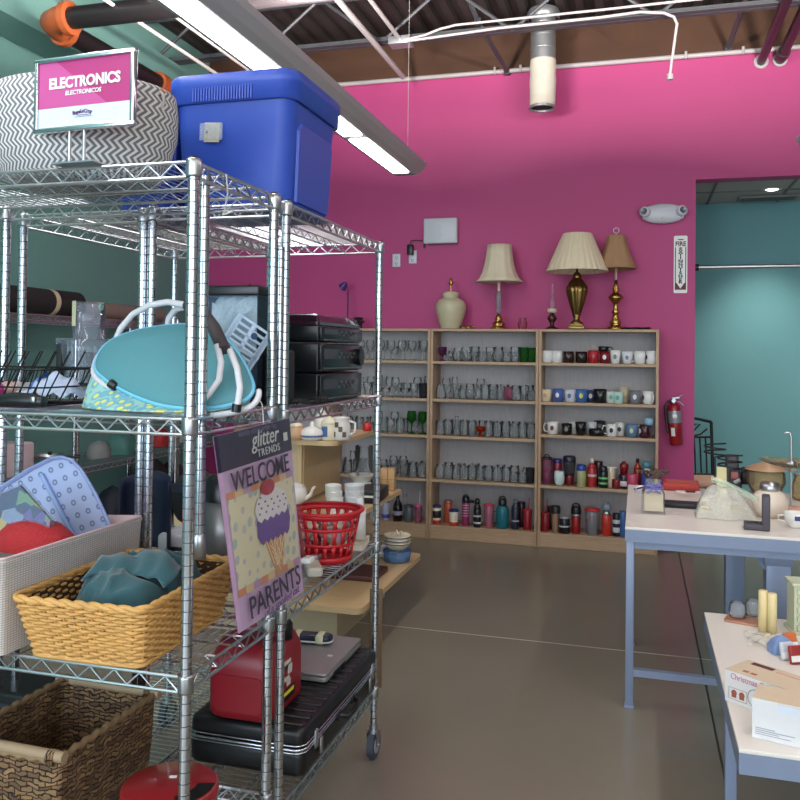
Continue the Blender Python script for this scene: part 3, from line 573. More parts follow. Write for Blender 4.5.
# ---------------------------------------------------------------- lamps and ornaments on the bookcases
ZT = 1.751; YL = 6.9
def base_at(px, y=YL): p = at(px, 328, Y=y); return Vector((p.x, y, ZT))
SHADE = mat('shade_cream', (222, 208, 180), .85, noise=.05, scale=30, bump=.1); SHTAN = mat('shade_tan', (172, 134, 98), .8, noise=.08, scale=30)
# cream ceramic base without shade
t = thing('table_lamp', 'round cream ceramic lamp base without a shade, on the left of the lamps', 'lamp', base_at(450.5))
M().use(mat('lamp_stoneware', (198, 188, 156), .4, noise=.08, scale=6, stretch=(1, 1, 12))).lathe([(.0005, 0), (.078, 0), (.085, .01), (.1, .06), (.122, .13), (.13, .18), (.125, .22), (.1, .25), (.066, .262), (.062, .275), (.075, .285), (.074, .305), (.05, .318), (.012, .32)], 32).obj('ceramic_body', t)
m = M().use(BRASS); m.cyl((0, 0, .32), (0, 0, .37), .006, n=8); m.lathe([(.006, .37), (.016, .375), (.017, .4), (.012, .41), (.014, .43), (.006, .435)], 14); m.cyl((.012, 0, .395), (.03, 0, .395), .004, n=6); m.obj('socket', t)
def shade(pr, n, mt, t, amp=0, lobes=0):
    o = M().use(mt).lathe(pr, n, lobes=lobes, amp=amp).obj('lamp_shade', t); d = o.modifiers.new('s', 'SOLIDIFY'); d.thickness = .003; return o
# glass column lamp with bell shade
t = thing('table_lamp', 'glass column lamp on brass foot with cream bell shade', 'lamp', base_at(498.5))
m = M().use(BRASS).lathe([(.0005, 0), (.07, 0), (.072, .01), (.055, .025), (.05, .03), (.056, .045), (.04, .06), (.028, .075), (.034, .09), (.022, .11), (.012, .13), (.0005, .13)], 8); m.obj('brass_foot', t)
M().use(glass('thick_glass', (190, 180, 190), .45, .05, (215, 200, 210))).lathe([(.01, .13), (.022, .14), (.03, .16), (.016, .18), (.024, .2), (.028, .25), (.026, .3), (.012, .32)], 16).obj('glass_column', t)
M().use(CREAM).cyl((0, 0, .32), (0, 0, .39), .012, n=10).obj('candle_sleeve', t)
shade([(.196, .395), (.165, .425), (.138, .48), (.118, .56), (.106, .64), (.1, .705)], 48, SHADE, t, .03, 12)
# brass ribbed urn lamp with pleated shade
t = thing('table_lamp', 'ribbed brass urn lamp with wide pleated empire shade', 'lamp', base_at(576.5, 6.81))
m = M().use(OLDBRASS); m.box((0, 0, .012), (.13, .13, .024), .004).box((0, 0, .033), (.11, .11, .018), .004); m.lathe([(.05, .04), (.052, .055), (.03, .07), (.022, .09), (.036, .11), (.03, .12)], 24); m.obj('brass_foot', t)
M().use(OLDBRASS).lathe([(.03, .12), (.038, .14), (.06, .22), (.078, .3), (.082, .34), (.07, .35), (.066, .36), (.05, .39), (.03, .41)], 48, lobes=12, amp=.07).obj('brass_urn', t)
M().use(OLDBRASS).lathe([(.034, .41), (.038, .42), (.03, .44), (.024, .455), (.01, .46), (.008, .55), (.0005, .55)], 20).obj('neck', t)
shade([(.245, .465), (.238, .475), (.115, .765), (.11, .77)], 120, mat('shade_pleat', (232, 218, 186), .85), t, .022, 30)
# oil lamp
t = thing('oil_lamp', 'small oil lamp with clear glass chimney left of the pleated lamp', 'lamp', base_at(552, 6.86))
M().use(mat('dark_bronze', (82, 56, 50), .3, .7)).lathe([(.0005, 0), (.055, 0), (.05, .012), (.02, .025), (.016, .05), (.034, .075), (.04, .095), (.02, .12), (.014, .135), (.0005, .135)], 20).obj('bronze_base', t)
M().use(CREAM).lathe([(.02, .135), (.038, .14), (.038, .165), (.03, .17), (.0005, .17)], 16).obj('burner', t)
M().use(GLASS).lathe([(.018, .17), (.026, .2), (.024, .23), (.012, .26), (.009, .33), (.011, .37)], 16).obj('glass_chimney', t)
# brass candlestick lamp, tan shade
t = thing('table_lamp', 'slim brass candlestick lamp with tan bell shade and ring finial', 'lamp', base_at(615.5))
M().use(BRASS).lathe([(.0005, 0), (.07, 0), (.07, .015), (.045, .03), (.04, .05), (.048, .06), (.03, .08), (.022, .13), (.035, .14), (.02, .16), (.018, .2), (.03, .225), (.058, .25), (.06, .265), (.04, .285), (.022, .3), (.028, .33), (.014, .36), (.012, .4), (.0005, .4)], 20).obj('brass_stem', t)
M().use(mat('pinkish_tube', (190, 150, 140), .4)).cyl((0, 0, .4), (0, 0, .5), .011, n=10).obj('candle_sleeve', t)
shade([(.158, .49), (.15, .51), (.11, .6), (.08, .7), (.074, .755), (.066, .76)], 48, SHTAN, t, .03, 8)
m = M().use(WIRE).cyl((0, 0, .5), (0, 0, .78), .003, n=6).tube([(.022*cos(a), 0, .8+.022*sin(a)) for a in [2*PI*i/14 for i in range(14)]], .003, 6, True); m.obj('ring_finial', t)
# bits on the bookcase tops
m = M().use(BRASS)
for i in range(14): m.tube([(random.uniform(-.06, .06), random.uniform(-.04, .04), .006+.02*random.random()) for k in range(3)], .004, 5)
m.obj('brass_ornament', None, loc=base_at(468, 6.88), label='low tangled brass leaf ornament right of the ceramic lamp base', cat='ornament')
M().use(PINKG).lathe(open_prof([(.03, 0), (.036, .02), (.04, .05), (.028, .08), (.034, .095)], .004), 12).obj('glass_votive', None, loc=base_at(522.5, 6.88), label='small clear glass votive between the bell shade lamp and oil lamp', cat='glass')
m = M().use(DARK); 
for k in range(3): m.tube([(-.1+.2*i/20, .03*sin(i*.7+k*2)-.01, .008+.004*k) for i in range(21)], .005, 5)
m.obj('lamp_cord', None, loc=base_at(637, 6.86), label='coiled black lamp cord at right end of the bookcase tops', cat='cord')
m = M().use(BRASS); m.tube([(-.09+.18*i/16, .02*sin(i), .006) for i in range(17)], .004, 5); m.obj('lamp_cord', None, loc=base_at(596, 6.84), label='gold lamp cord lying between the two brass lamps', cat='cord')
PL = mat('purple_enamel', (76, 44, 120), .3)
p = base_at(347.5, 6.9); t = thing('desk_lamp', 'slim purple gooseneck desk lamp standing behind the stereo', 'lamp', p)
M().use(DARK).lathe([(.0005, 0), (.05, 0), (.05, .01), (.01, .02), (.0005, .02)], 16).obj('base', t)
M().use(mat('dark_purple', (44, 30, 70), .4)).tube([(0, 0, .02), (0, 0, .25), (-.005, 0, .36), (-.03, -.01, .385)], .007, 8).obj('stem', t)
M().use(PL).xf((-.03, -.01, .385), ry=.9, rx=.4).lathe([(.01, .03), (.022, .02), (.035, -.03), (.038, -.035)], 16).obj('lamp_head', t)
m = M().use(DARK)
for i in range(22):
    a = random.random()*6.28; r = random.random()*.05; c_ = (r*cos(a), r*sin(a), .04+.05*random.random()); m.lathe([(.0005, -.012), (.014, 0), (.02, .01), (.0005, .014)], 7, c_)
m.cyl((0, 0, 0), (0, 0, .05), .02, n=8); m.obj('dark_flower_ornament', None, loc=base_at(360, 6.88), label='cluster of dark silk flowers right of the purple desk lamp', cat='ornament')
p = base_at(249, 6.9); t = thing('table_lamp', 'gold lamp stem with white collar peeking above the aquarium lid', 'lamp', p)
M().use(BRASS).lathe([(.0005, 0), (.05, 0), (.04, .02), (.012, .04), (.012, .32), (.018, .34), (.01, .4), (.0005, .41)], 14).obj('brass_stem', t)
M().use(WHITE).lathe([(.0005, .3), (.04, .3), (.036, .32), (.0005, .325)], 14).obj('collar', t)
# ---------------------------------------------------------------- on the pink wall
def wall_item(px, py, y=YW): p = at(px, py, Y=y); return p
p = wall_item(441.5, 231.5, 7.07); t = thing('router_box', 'white router box fixed to the pink wall above the power outlets', 'router', (p.x, 7.07, p.z))
WPL = mat('white_plastic', (210, 210, 216), .35); M().use(WPL).box((0, -.03, 0), (.3, .055, .22), .012).obj('casing', t)
M().use(mat('grey_seam', (176, 176, 182), .5)).box((0, -.0585, -.02), (.003, .002, .12)).obj('seam', t)
M().use(BLACK).box((-.15, -.02, -.1), (.012, .02, .09), .002).box((.02, -.02, -.112), (.26, .02, .006)).obj('antenna', t)
p = wall_item(412.8, 255, 7.07)
def outlet(px, py, label):
    p = wall_item(px, py, 7.07); t = thing('power_outlet', label, 'outlet', (p.x, 7.07, p.z))
    M().use(WPL).box((0, 0, 0), (.072, .012, .116), .003).obj('cover_plate', t)
    m = M().use(DARK)
    for z in (-.026, .026):
        for x in (-.009, .009): m.box((x, -.0065, z), (.004, .002, .014))
        m.use(DARK).cyl((0, -.0055, z-.014), (0, -.0075, z-.014), .004, n=8)
    m.obj('sockets', t); return p
p = outlet(412.8, 257, 'white wall outlet with a black adapter plugged into it'); outlet(396.5, 260.5, 'white wall outlet with nothing plugged in, left of the adapter')
t = thing('power_adapter', 'black power adapter plugged in below the router box', 'adapter', (p.x-.012, 7.05, p.z+.06))
M().use(BLACK).box((0, -.02, 0), (.05, .045, .09), .006).obj('adapter_body', t)
M().use(BLACK).tube([(0, -.02, .045), (.0, -.01, .08), (.05, .0, .085), (.12, 0, .075), (.15, 0, .1)], .004, 6).obj('cord', t)
# emergency light
p = wall_item(663, 214.5); t = thing('emergency_light', 'white twin-head emergency light high on the pink wall', 'emergency light', (p.x, YW, p.z))
m = M().use(WPL); R = []
for i in range(9):
    k = -1+2*i/8; h = .07*math.sqrt(max(0, 1-(k*.93)**2))+.012; R.append([(k*.16, -.04+.04*cos(a)*(h/.08), h*sin(a)) for a in [2*PI*j/16 for j in range(16)]])
m.loft(R, True); m.obj('housing', t)
for s_ in (-1, 1):
    M().use(WPL).xf((s_*.135, -.07, .01), rx=PI/2-.1, rz=.35*s_).lathe([(.0005, -.02), (.034, -.02), (.042, .01), (.042, .035), (.026, .042)], 20).obj('lamp_head', t)
    M().use(mat('lens_grey', (120, 128, 136), .15, .5)).xf((s_*.135, -.07, .01), rx=PI/2-.1, rz=.35*s_).lathe([(.0005, .04), (.022, .04), (.026, .043)], 20).obj('lens', t)
text('marking', '•', .03, DARK, t, (-.01, -.085, -.045), (PI/2, 0, 0))
# fire extinguisher sign
p = wall_item(680.5, 264.5); t = thing('fire_extinguisher_sign', 'tall narrow white sign with red arrow above the extinguisher', 'sign', (p.x, YW-.004, p.z))
M().use(WHITE).loft([[(x, y_, z) for x, z in rrect(.052, .232, .01)] for y_ in (0, -.003)], True, False).obj('sign_plate', t)
SR = mat('sign_red', (110, 20, 36), .5); m = M().use(SR)
for a, b, c_, d in ((-.043, -.036, .14, -.19), (.036, .043, .14, -.19)): m.box(((a+b)/2, -.004, (c_+d)/2), (b-a, .001, c_-d))
m.panel([(-.043, -.15), (-.03, -.15), (0, -.195), (.03, -.15), (.043, -.15), (.043, -.205), (-.043, -.205)], -.0045, -.0035); m.panel([(-.03, .205), (.03, .205), (.012, .196), (-.012, .196)], -.0045, -.0035); m.obj('arrow_print', t)
text('lettering', 'FIRE', .052, SR, t, (0, -.004, .165), (PI/2, 0, 0), sx=.88, bold=.0018)
for i, c_ in enumerate('EXTINGUISHER'): text('lettering', c_, .031, DARK, t, (0, -.004, .125-i*.0245), (PI/2, 0, 0), bold=.0014, sx=1.5)
# extinguisher
p0_ = wall_item(672.5, 446, 6.98); t = thing('fire_extinguisher', 'red fire extinguisher with silver label hanging near the teal alcove', 'fire extinguisher', (p0_.x+.03, 6.98, p0_.z+.01)); t.scale = (.88, .9, .93); t.rotation_euler[1] = -.07
RG = mat('extinguisher_red', (150, 24, 34), .25, coat=.4); M().use(RG).lathe([(.0005, 0), (.05, 0), (.058, .01), (.058, .3), (.05, .335), (.03, .355), (.0005, .36)], 24).obj('cylinder', t)
M().use(mat('silver_label', (150, 152, 160), .35, .4)).lathe([(.0588, .19), (.0592, .192), (.0592, .29), (.0588, .292)], 24).obj('label_band', t)
M().use(WHITE).loft([[(.0594*cos(a), .0594*sin(a), z) for a in (-1.9, -1.7, -1.5, -1.3)] for z in (.235, .265)], closed=False).loft([[(.0594*cos(a), .0594*sin(a), z) for a in (-2.3, -2.1, -1.9, -1.7)] for z in (.08, .15)], closed=False).obj('inspection_tag', t)
m = M().use(STEEL).cyl((0, 0, .355), (0, 0, .39), .02, n=12).box((.02, -.01, .4), (.07, .02, .016), .003); m.cyl((0, 0, .38), (0, -.04, .38), .017, n=12); m.tube([(0, 0, .395), (.04, -.01, .41), (.08, -.015, .425)], .006, 6).tube([(.01, -.01, .38), (.05, -.02, .365), (.085, -.03, .335)], .006, 6); m.obj('valve_and_handle', t)
M().use(BLACK).tube([(-.01, 0, .37), (-.05, -.01, .375), (-.078, -.01, .33), (-.075, -.01, .22), (-.066, -.02, .1)], .011, 8).obj('hose', t)
M().use(DARK).box((0, .082, .3), (.05, .05, .08)).obj('wall_bracket', t)
# ---------------------------------------------------------------- alcove
p = at(698, 268, Y=7.2); t = thing('curtain_rod', 'silver curtain rod spanning the teal alcove opening', 'rod', (.436, 7.15, p.z))
M().use(STEEL).cyl((0, 0, 0), (3.0, 0, 0), .017, n=14).obj('rod', t); M().use(BLACK).cyl((-.0, 0, 0), (.03, 0, 0), .028, n=14).obj('end_bracket', t)
p = at(772, 189.5, Z=2.998); t = thing('recessed_light', 'small oval recessed light in the alcove ceiling tiles', 'ceiling light', (p.x, p.y, 2.998))
M().use(WHITE).lathe([(.05, 0), (.075, -.004), (.08, 0)], 24).obj('trim_ring', t); M().use(mat('alcove_lamp', (255, 250, 240), .5, emit=5)).cyl((0, 0, -.002), (0, 0, -.006), .05, n=20).obj('lens', t)
sp = bpy.data.lights.new('alcove_spot', 'SPOT'); sp.energy = 120; sp.spot_size = 1.5; sp.spot_blend = 1; sp.color = (1, .96, .88); sp.shadow_soft_size = .05; so = bpy.data.objects.new('alcove_spot', sp); COL.objects.link(so); so.parent = t; so.location = (0, 0, -.03); so.rotation_euler = (.1, 0, 0)
sp = bpy.data.objects.new('alcove_spot', sp.copy()); COL.objects.link(sp); sp.location = (2.3, 7.9, 2.95)  # second spot has no fixture, added as unseen fill to brighten the alcove
p = at(765, 200, Z=2.995); m = M().use(mat('vent_grey', (126, 124, 124), .5)).box((0, 0, 0), (.5, .2, .02), .003).use(DARK)
for i in range(5): m.box((0, -.07+.035*i, -.0105), (.44, .006, .002))
m.obj('ceiling_vent', None, loc=(p.x, 8.12, 2.985), label='grey ceiling vent next to the recessed alcove light', cat='vent')
# ---------------------------------------------------------------- banner, sign, bins
ZA = 1.972; Z2 = 1.397; Z3 = .8235; Z4 = .245
# woven herringbone basket
def herring():
    m = mat('herringbone_weave', (150, 150, 156), .8, 0, None); N, L = nt(m); b = N['Principled BSDF']
    tc = N.new('ShaderNodeTexCoord'); sp = N.new('ShaderNodeSeparateXYZ'); L.new(tc.outputs['Object'], sp.inputs[0])
    def mth(op, a, b_=None):
        n = N.new('ShaderNodeMath'); n.operation = op
        for i, v in enumerate((a, b_)):
            if v is None: continue
            if isinstance(v, (int, float)): n.inputs[i].default_value = v
            else: L.new(v, n.inputs[i])
        return n.outputs[0]
    an = mth('ARCTAN2', sp.outputs[1], sp.outputs[0]); u = mth('MULTIPLY', an, 78/(2*PI))
    v = mth('MULTIPLY', mth('PINGPONG', sp.outputs[2], .0165), 1/.0165*1.0)
    st = mth('FRACT', mth('ADD', mth('ADD', u, v), 100)); hi = mth('GREATER_THAN', st, .52)
    mx = N.new('ShaderNodeMix'); mx.data_type = 'RGBA'; mx.inputs[6].default_value = rgb(112, 112, 118); mx.inputs[7].default_value = rgb(216, 214, 208)
    L.new(hi, mx.inputs[0]); L.new(mx.outputs[2], b.inputs['Base Color'])
    bp = N.new('ShaderNodeBump'); bp.inputs['Strength'].default_value = .6; bp.inputs['Distance'].default_value = .003; L.new(mth('PINGPONG', st, .25), bp.inputs['Height']); L.new(bp.outputs[0], b.inputs['Normal']); return m
t = thing('woven_basket', 'large round grey and white herringbone basket behind the electronics sign', 'basket', (-1.425, 1.885, ZA+.006))
m = M().use(herring()); prof = [(.0005, 0), (.155, 0), (.178, .015), (.2, .07), (.215, .13), (.217, .19), (.212, .236), (.206, .242), (.2, .236), (.2, .12), (.17, .02), (.0005, .02)]
m.loft([[(r*1.19*cos(a), r*.96*sin(a), z) for a in [2*PI*i/64 for i in range(64)]] for r, z in prof]); m.obj('basket_body', t)
m = M().use(mat('rope_grey', (190, 188, 184), .9)); m.tube([(.248+.014*cos(a), -.03, .205+.022*sin(a)) for a in [2*PI*i/14 for i in range(14)]], .0035, 6, True); m.obj('loop_handle', t)
m = M().use(mat('jute_tag', (196, 126, 84), .8)); m.xf((.235, -.02, .236), ry=.5).box((0, 0, 0), (.04, .02, .012), .002); m.obj('leather_tag', t)
# electronics sign
c_ = at(84.5, 92, Y=1.655); ex = at(135, 90, Y=1.64); 
t = thing('display_sign', 'chrome framed magenta sign reading ELECTRONICS standing on the near rack', 'sign', (c_.x, 1.655, c_.z), -.06)
W2, H2 = .137, .083; MAG = mat('sign_magenta', (176, 52, 118), .35); MAG2 = mat('sign_magenta_light', (194, 82, 146), .35)
m = M().use(CHROME)
for (x, z, w, h) in ((0, H2, W2*2+.014, .011), (0, -H2, W2*2+.014, .011), (-W2, 0, .011, H2*2), (W2, 0, .011, H2*2)): m.box((x, 0, z), (w, .014, h), .002)
m.obj('frame', t)
m = M().use(MAG).box((0, .002, 0), (W2*2-.004, .004, H2*2-.004)); m.obj('backing', t)
m = M().use(MAG).box((0, -.0006, .02), (W2*2-.011, .001, H2*2-.055)).use(MAG2).panel([(-W2+.006, H2-.006), (-.08, H2-.006), (.065, -.03), (-W2+.006, -.03)], -.0018, -.0012).use(mat('sign_white', (206, 216, 226), .4)).box((0, -.001, -.0545), (W2*2-.011, .0014, .047)); m.obj('poster', t)
text('lettering', 'ELECTRONICS', .0345, WHITE, t, (.001, -.003, .025), (PI/2, 0, 0), bold=.0015, sx=.92); text('lettering', 'ELECTRONICOS', .0142, WHITE, t, (-.002, -.003, .0005), (PI/2, 0, 0), bold=.0004, shear=.15)
LG = mat('logo_purple', (90, 50, 110), .5)
for i, ch in enumerate('BuyaLoCity'):
    k = i-4.5; text('logo', ch, .0125, LG, t, (-.003+k*.0055, -.003, -.045-abs(k)*.0008+.0006), (PI/2, k*.04, 0), bold=.0003)
M().use(LG).box((0, -.003, -.054), (.03, .0006, .0012)).box((0, -.003, -.0575), (.05, .0006, .0007)).obj('logo_rule', t)
m = M().use(STEEL)
for x in (-.044, -.002): m.cyl((x, .004, -H2), (x, .004, ZA-c_.z+.01), .0042, n=8)
m.box((-.02, .01, ZA-c_.z+.011), (.12, .05, .004)); m.obj('stand', t)
# blue tote bins
BL = mat('blue_tote', (46, 78, 176), .4, noise=.04, bump=.02); BLL = mat('blue_tote_lid', (30, 52, 130), .4)
def tote(label, x1, y0, w, d, h, z, tagit=True):
    """x1: right side, y0: near side"""
    t = thing('storage_tote', label, 'storage bin', (x1-w/2, y0+d/2, z)); R = []
    for (s_, zz) in ((.86, 0), (.875, .01), (.965, h*.82), (.972, h*.83), (.99, h*.84), (.99, h-.001)):
        R.append([(p[0], p[1], zz) for p in rrect(w/2*s_, d/2*s_, .05, 6)])
    m = M().use(BL); m.loft(R, False); m.add([(p[0], p[1], 0) for p in rrect(w/2*.86, d/2*.86, .05, 6)], [tuple(range(28))[::-1]])
    R2 = [[(p[0], p[1], zz) for p in rrect(w/2*s_, d/2*s_, .05, 6)] for s_, zz in ((.975, h-.001), (.95, h*.8), (.85, .008))]; m.loft(R2, False); m.add(R2[-1], [tuple(range(28))])
    # stiffening recess on the right side and front panel
    for sgn in (1,):
        m.loft([[(w/2*(.885+.1*zz/h*.9)+o, yy*(.9+.1*zz/h), zz) for yy, zz in pl] for o, pl in ((.0, [(-d*.36, .02), (d*.36, .02), (d*.36, h*.6), (d*.3, h*.66), (-d*.3, h*.66), (-d*.36, h*.6)]), (.008, [(-d*.35, .02), (d*.35, .02), (d*.35, h*.59), (d*.29, h*.65), (-d*.29, h*.65), (-d*.35, h*.59)]))], True, False)
    m.obj('tub', t)
    m = M().use(BL); prof = [(1.0, h-.075), (1.035, h-.072), (1.04, h-.03), (1.055, h-.026), (1.06, h), (1.03, h+.01)]
    m.loft([[(p[0], p[1], zz) for p in rrect(w/2*s_, d/2*s_, .06, 6)] for s_, zz in prof])
    for i in range(22): m.box((-w*.28+i*.009, -d/2*1.042, h-.052), (.0045, .008, .04))
    m.obj('rim', t)
    if tagit:
        TP = glass('clear_tape', (220, 225, 235), .25); M().use(mat('beige_paper', (186, 178, 150), .7)).xf((.0, 0, 0), ry=.06).box((-.07, -d/2*.985, h*.57), (.05, .002, .058)).obj('price_label', t)
        M().use(TP).xf(ry=.03).box((-.065, -d/2*.99-.002, h*.58), (.075, .0015, .05)).obj('tape', t)
        text('print', 'II', .012, DARK, t, (-.072, -d/2*.985-.0035, h*.58), (PI/2, 0, 0))
    return t
tote('big blue plastic tote with taped paper tag on top of the rack', -.962, 2.205, .405, .40, .385, ZA+.0)
tote('smaller blue tote half hidden between the round basket and the big tote', -1.385, 2.22, .2, .36, .345, ZA, False)
# ice cream banner
yc = (at(225, 520, X=-.93).y+at(297, 500, X=-.93).y)/2
c_ = Vector((-.925, (1.77+2.185)/2, 1.113))
t = thing('garden_flag', 'bagged ice cream garden flag reading WELCOME PARENTS hanging on the near rack', 'flag', c_)
tl, tr, br, bl = [at(a, b, X=-.925)-c_ for a, b in ((213, 437), (289, 418), (297, 591), (231, 633))]
tl, tr, br, bl = [Vector((.02*(.25-q.z)/.5, q.y, q.z)) for q in (tl, tr, br, bl)]
def FP_(u, v, o=0): # u left->right 0..1, v bottom->top
    p = bl.lerp(br, u).lerp(tl.lerp(tr, u), v); return p+Vector((o, 0, 0))
def fpoly(m, pts, o): # filled polygon on the flag, with thickness
    a = [FP_(u, v, o) for u, v in pts]; b = [FP_(u, v, o-.0006) for u, v in pts]; m.loft([b, a], True, False)
def fgrid(m, u0, u1, v0, v1, o, n=8): m.sheet(lambda a, b: FP_(u0+(u1-u0)*a, v0+(v1-v0)*b, o), n, n*2)
LAV = mat('flag_lavender', (208, 172, 206), .5, noise=.12, scale=30); NVY = mat('flag_header', (48, 40, 66), .45)
m = M().use(LAV); m.sheet(lambda a, b: FP_(a, b, 0), 10, 20); m.use(NVY); fgrid(m, .0, 1, .82, 1, .0012)
m.use(LAV); m.sheet(lambda a, b: FP_(1-a, b, -.0015), 10, 20); m.obj('flag_cloth', t)
def dots():
    m = mat('flag_polka', (226, 216, 180), .55); N, L = nt(m); b = N['Principled BSDF']; tc = N.new('ShaderNodeTexCoord'); mp = N.new('ShaderNodeMapping'); mp.inputs['Scale'].default_value = (.001, 1, 1)
    vo = N.new('ShaderNodeTexVoronoi'); vo.inputs['Scale'].default_value = 26; vo.inputs['Randomness'].default_value = .45; L.new(tc.outputs['Object'], mp.inputs[0]); L.new(mp.outputs[0], vo.inputs['Vector'])
    lt = N.new('ShaderNodeMath'); lt.operation = 'LESS_THAN'; lt.inputs[1].default_value = .33; L.new(vo.outputs['Distance'], lt.inputs[0])
    hs = N.new('ShaderNodeMix'); hs.data_type = 'RGBA'; hs.inputs[6].default_value = rgb(176, 192, 180); hs.inputs[7].default_value = rgb(208, 180, 190); sx = N.new('ShaderNodeSeparateColor'); L.new(vo.outputs['Color'], sx.inputs[0]); L.new(sx.outputs[0], hs.inputs[0])
    mx = N.new('ShaderNodeMix'); mx.data_type = 'RGBA'; mx.inputs[6].default_value = rgb(228, 218, 182); L.new(hs.outputs[2], mx.inputs[7]); L.new(lt.outputs[0], mx.inputs[0]); L.new(mx.outputs[2], b.inputs['Base Color']); return m
m = M().use(dots()); fgrid(m, .06, .97, .195, .69, .0016); m.obj('polka_panel', t)
for v0, v1 in ((.175, .215), (.675, .712)):
    m = M()
    for i in range(9): m.use(mat('flag_stripe_%d' % (i % 3), [(214, 140, 100), (226, 190, 140), (190, 150, 180)][i % 3], .6)); fgrid(m, .05+.102*i, .05+.102*(i+1), v0, v1, .0022, 1)
    m.obj('patch_border', t)
CONE = mat('waffle_cone', (206, 150, 100), .6); CREAMI = mat('icecream_white', (232, 224, 222), .5); PURI = mat('icecream_purple', (110, 74, 150), .5, noise=.25, scale=60); CHR = mat('cherry_red', (176, 40, 60), .4)
m = M().use(CONE); fpoly(m, [(.46, .395), (.78, .42), (.66, .17), (.6, .165)], .003); m.use(mat('cone_lines', (236, 206, 160), .6))
for i in range(5):
    a = .47+.06*i; fpoly(m, [(a, .4), (a+.012, .4), (a+.1-.0, .25), (a+.088, .25)], .0036) if i < 4 else None
    fpoly(m, [(.78-.06*i, .41), (.768-.06*i, .41), (.62-.01*i, .235), (.632-.01*i, .235)], .0038) if i < 4 else None
    fpoly(m, [(.52+.02*i, .36-.035*i), (.535+.02*i, .36-.035*i), (.66, .26-.03*i), (.65, .26-.03*i)], .004) if i < 3 else None
m.obj('waffle_cone', t)
m = M().use(PURI); fpoly(m, [(.4+.43*k/12, .395-.02*(k % 2)) for k in range(13)]+[(.86, .46), (.84, .53), (.76, .575), (.42, .56), (.38, .5), (.37, .43)], .0045); m.use(CREAMI)
fpoly(m, [(.39+.43*k/10, .515-.018*(k % 2)) for k in range(11)]+[(.84, .57), (.8, .62), (.7, .655), (.5, .66), (.4, .62), (.36, .565)], .0055); m.use(PURI)
for k in range(16): u = .42+.09*(k % 5)+.03*((k//5) % 2); v = .545+.028*(k//5); fpoly(m, [(u+.012*cos(a), v+.006*sin(a)) for a in [PI*q/3 for q in range(6)]], .0062)
m.obj('ice_cream_scoops', t)
m = M().use(CHR); fpoly(m, [(.56+.1*cos(a), .672+.042*sin(a)) for a in [PI*q/8 for q in range(16)]], .007); m.obj('cherry', t)
up_v = (tl-bl).normalized(); ri = (tr-tl).normalized(); nr = ri.cross(up_v).normalized(); up_o = nr.cross(ri)
def ftext(name, body, size, mt, u, v, sx=1, **k):
    o = text(name, body, size, mt, t, (0, 0, 0), (0, 0, 0), sx=1, **k)
    R_ = Matrix((ri, up_v, nr)).transposed().to_4x4(); o.data.transform(R_ @ Matrix.Diagonal((sx, 1, 1, 1))); o.location = FP_(u, v, .0085); return o
ftext('lettering', 'WELCOME', .07, NVY, .5, .757, .98, bold=.0003); ftext('lettering', 'PARENTS', .08, NVY, .53, .105, .95, bold=.0003)
ftext('lettering', 'glitter', .062, WHITE, .58, .935, 1.05, shear=.3); ftext('lettering', 'TRENDS', .028, WHITE, .62, .862, 1.15, space=1.2); ftext('lettering', 'double sided garden flag', .02, mat('header_print', (110, 100, 130), .5), .5, .985, 1.1)
ftext('lettering', 'of a spoiled cat', .03, mat('script_print', (120, 84, 140), .5), .6, .035, 1.2, shear=.3)
m = M().use(WHITE); fpoly(m, [(.86, .885), (.92, .885), (.92, .93), (.86, .93)], .006); m.obj('price_sticker', t)
m = M().use(glass('plastic_sleeve', (220, 214, 230), .05, .08)); m.sheet(lambda a, b: FP_(a*1.03-.015, b*1.02-.01, .014), 6, 10); m.obj('clear_sleeve', t)
M().use(WHITE).tube([FP_(.62, 1.0, 0), FP_(.62, 1.0, 0)+Vector((-.005, 0, .05)), FP_(.66, 1.0, 0)+Vector((-.02, 0, .06))], .0015, 5).obj('plastic_tie', t)
# spare chrome poles hung beside the rack posts
p = at(203, 300, Y=1.735); zb = at(203, 558, Y=1.735).z; t = thing('chrome_pole', 'short grooved chrome pole hanging right behind the nearest rack post', 'pole', (p.x, 1.735, zb)); M().use(POST).cyl((0, 0, .03), (0, 0, 1.955-zb), .0125, n=16).obj('pole', t); M().use(STEEL).lathe([(.0005, -.002), (.0165, 0), (.0175, .05), (.014, .056)], 16).obj('collar', t)
p = at(280, 300, Y=2.15); t = thing('chrome_pole', 'short grooved chrome pole standing between the two doubled rack posts', 'pole', (p.x, 2.15, 1.4)); M().use(POST).cyl((0, 0, 0), (0, 0, .44), .0115, n=16).obj('pole', t); M().use(WIRE).tube([(0, 0, .44), (.002, .004, .5), (.0, .008, .56)], .0018, 5).obj('tie_wire', t)
# plastic ties hanging from the top shelf
m = M().use(WHITE); m.tube([(0, 0, 0), (-.006, .02, -.04), (-.03, .05, -.08), (-.04, .06, -.085)], .0022, 5).tube([(-.04, .06, -.085), (-.01, .05, -.08)], .003, 5); m.obj('plastic_tie', None, loc=(-.945, 1.78, ZA-.005), label='white plastic tag tie looped on the top shelf edge by the blue tote', cat='tag tie')
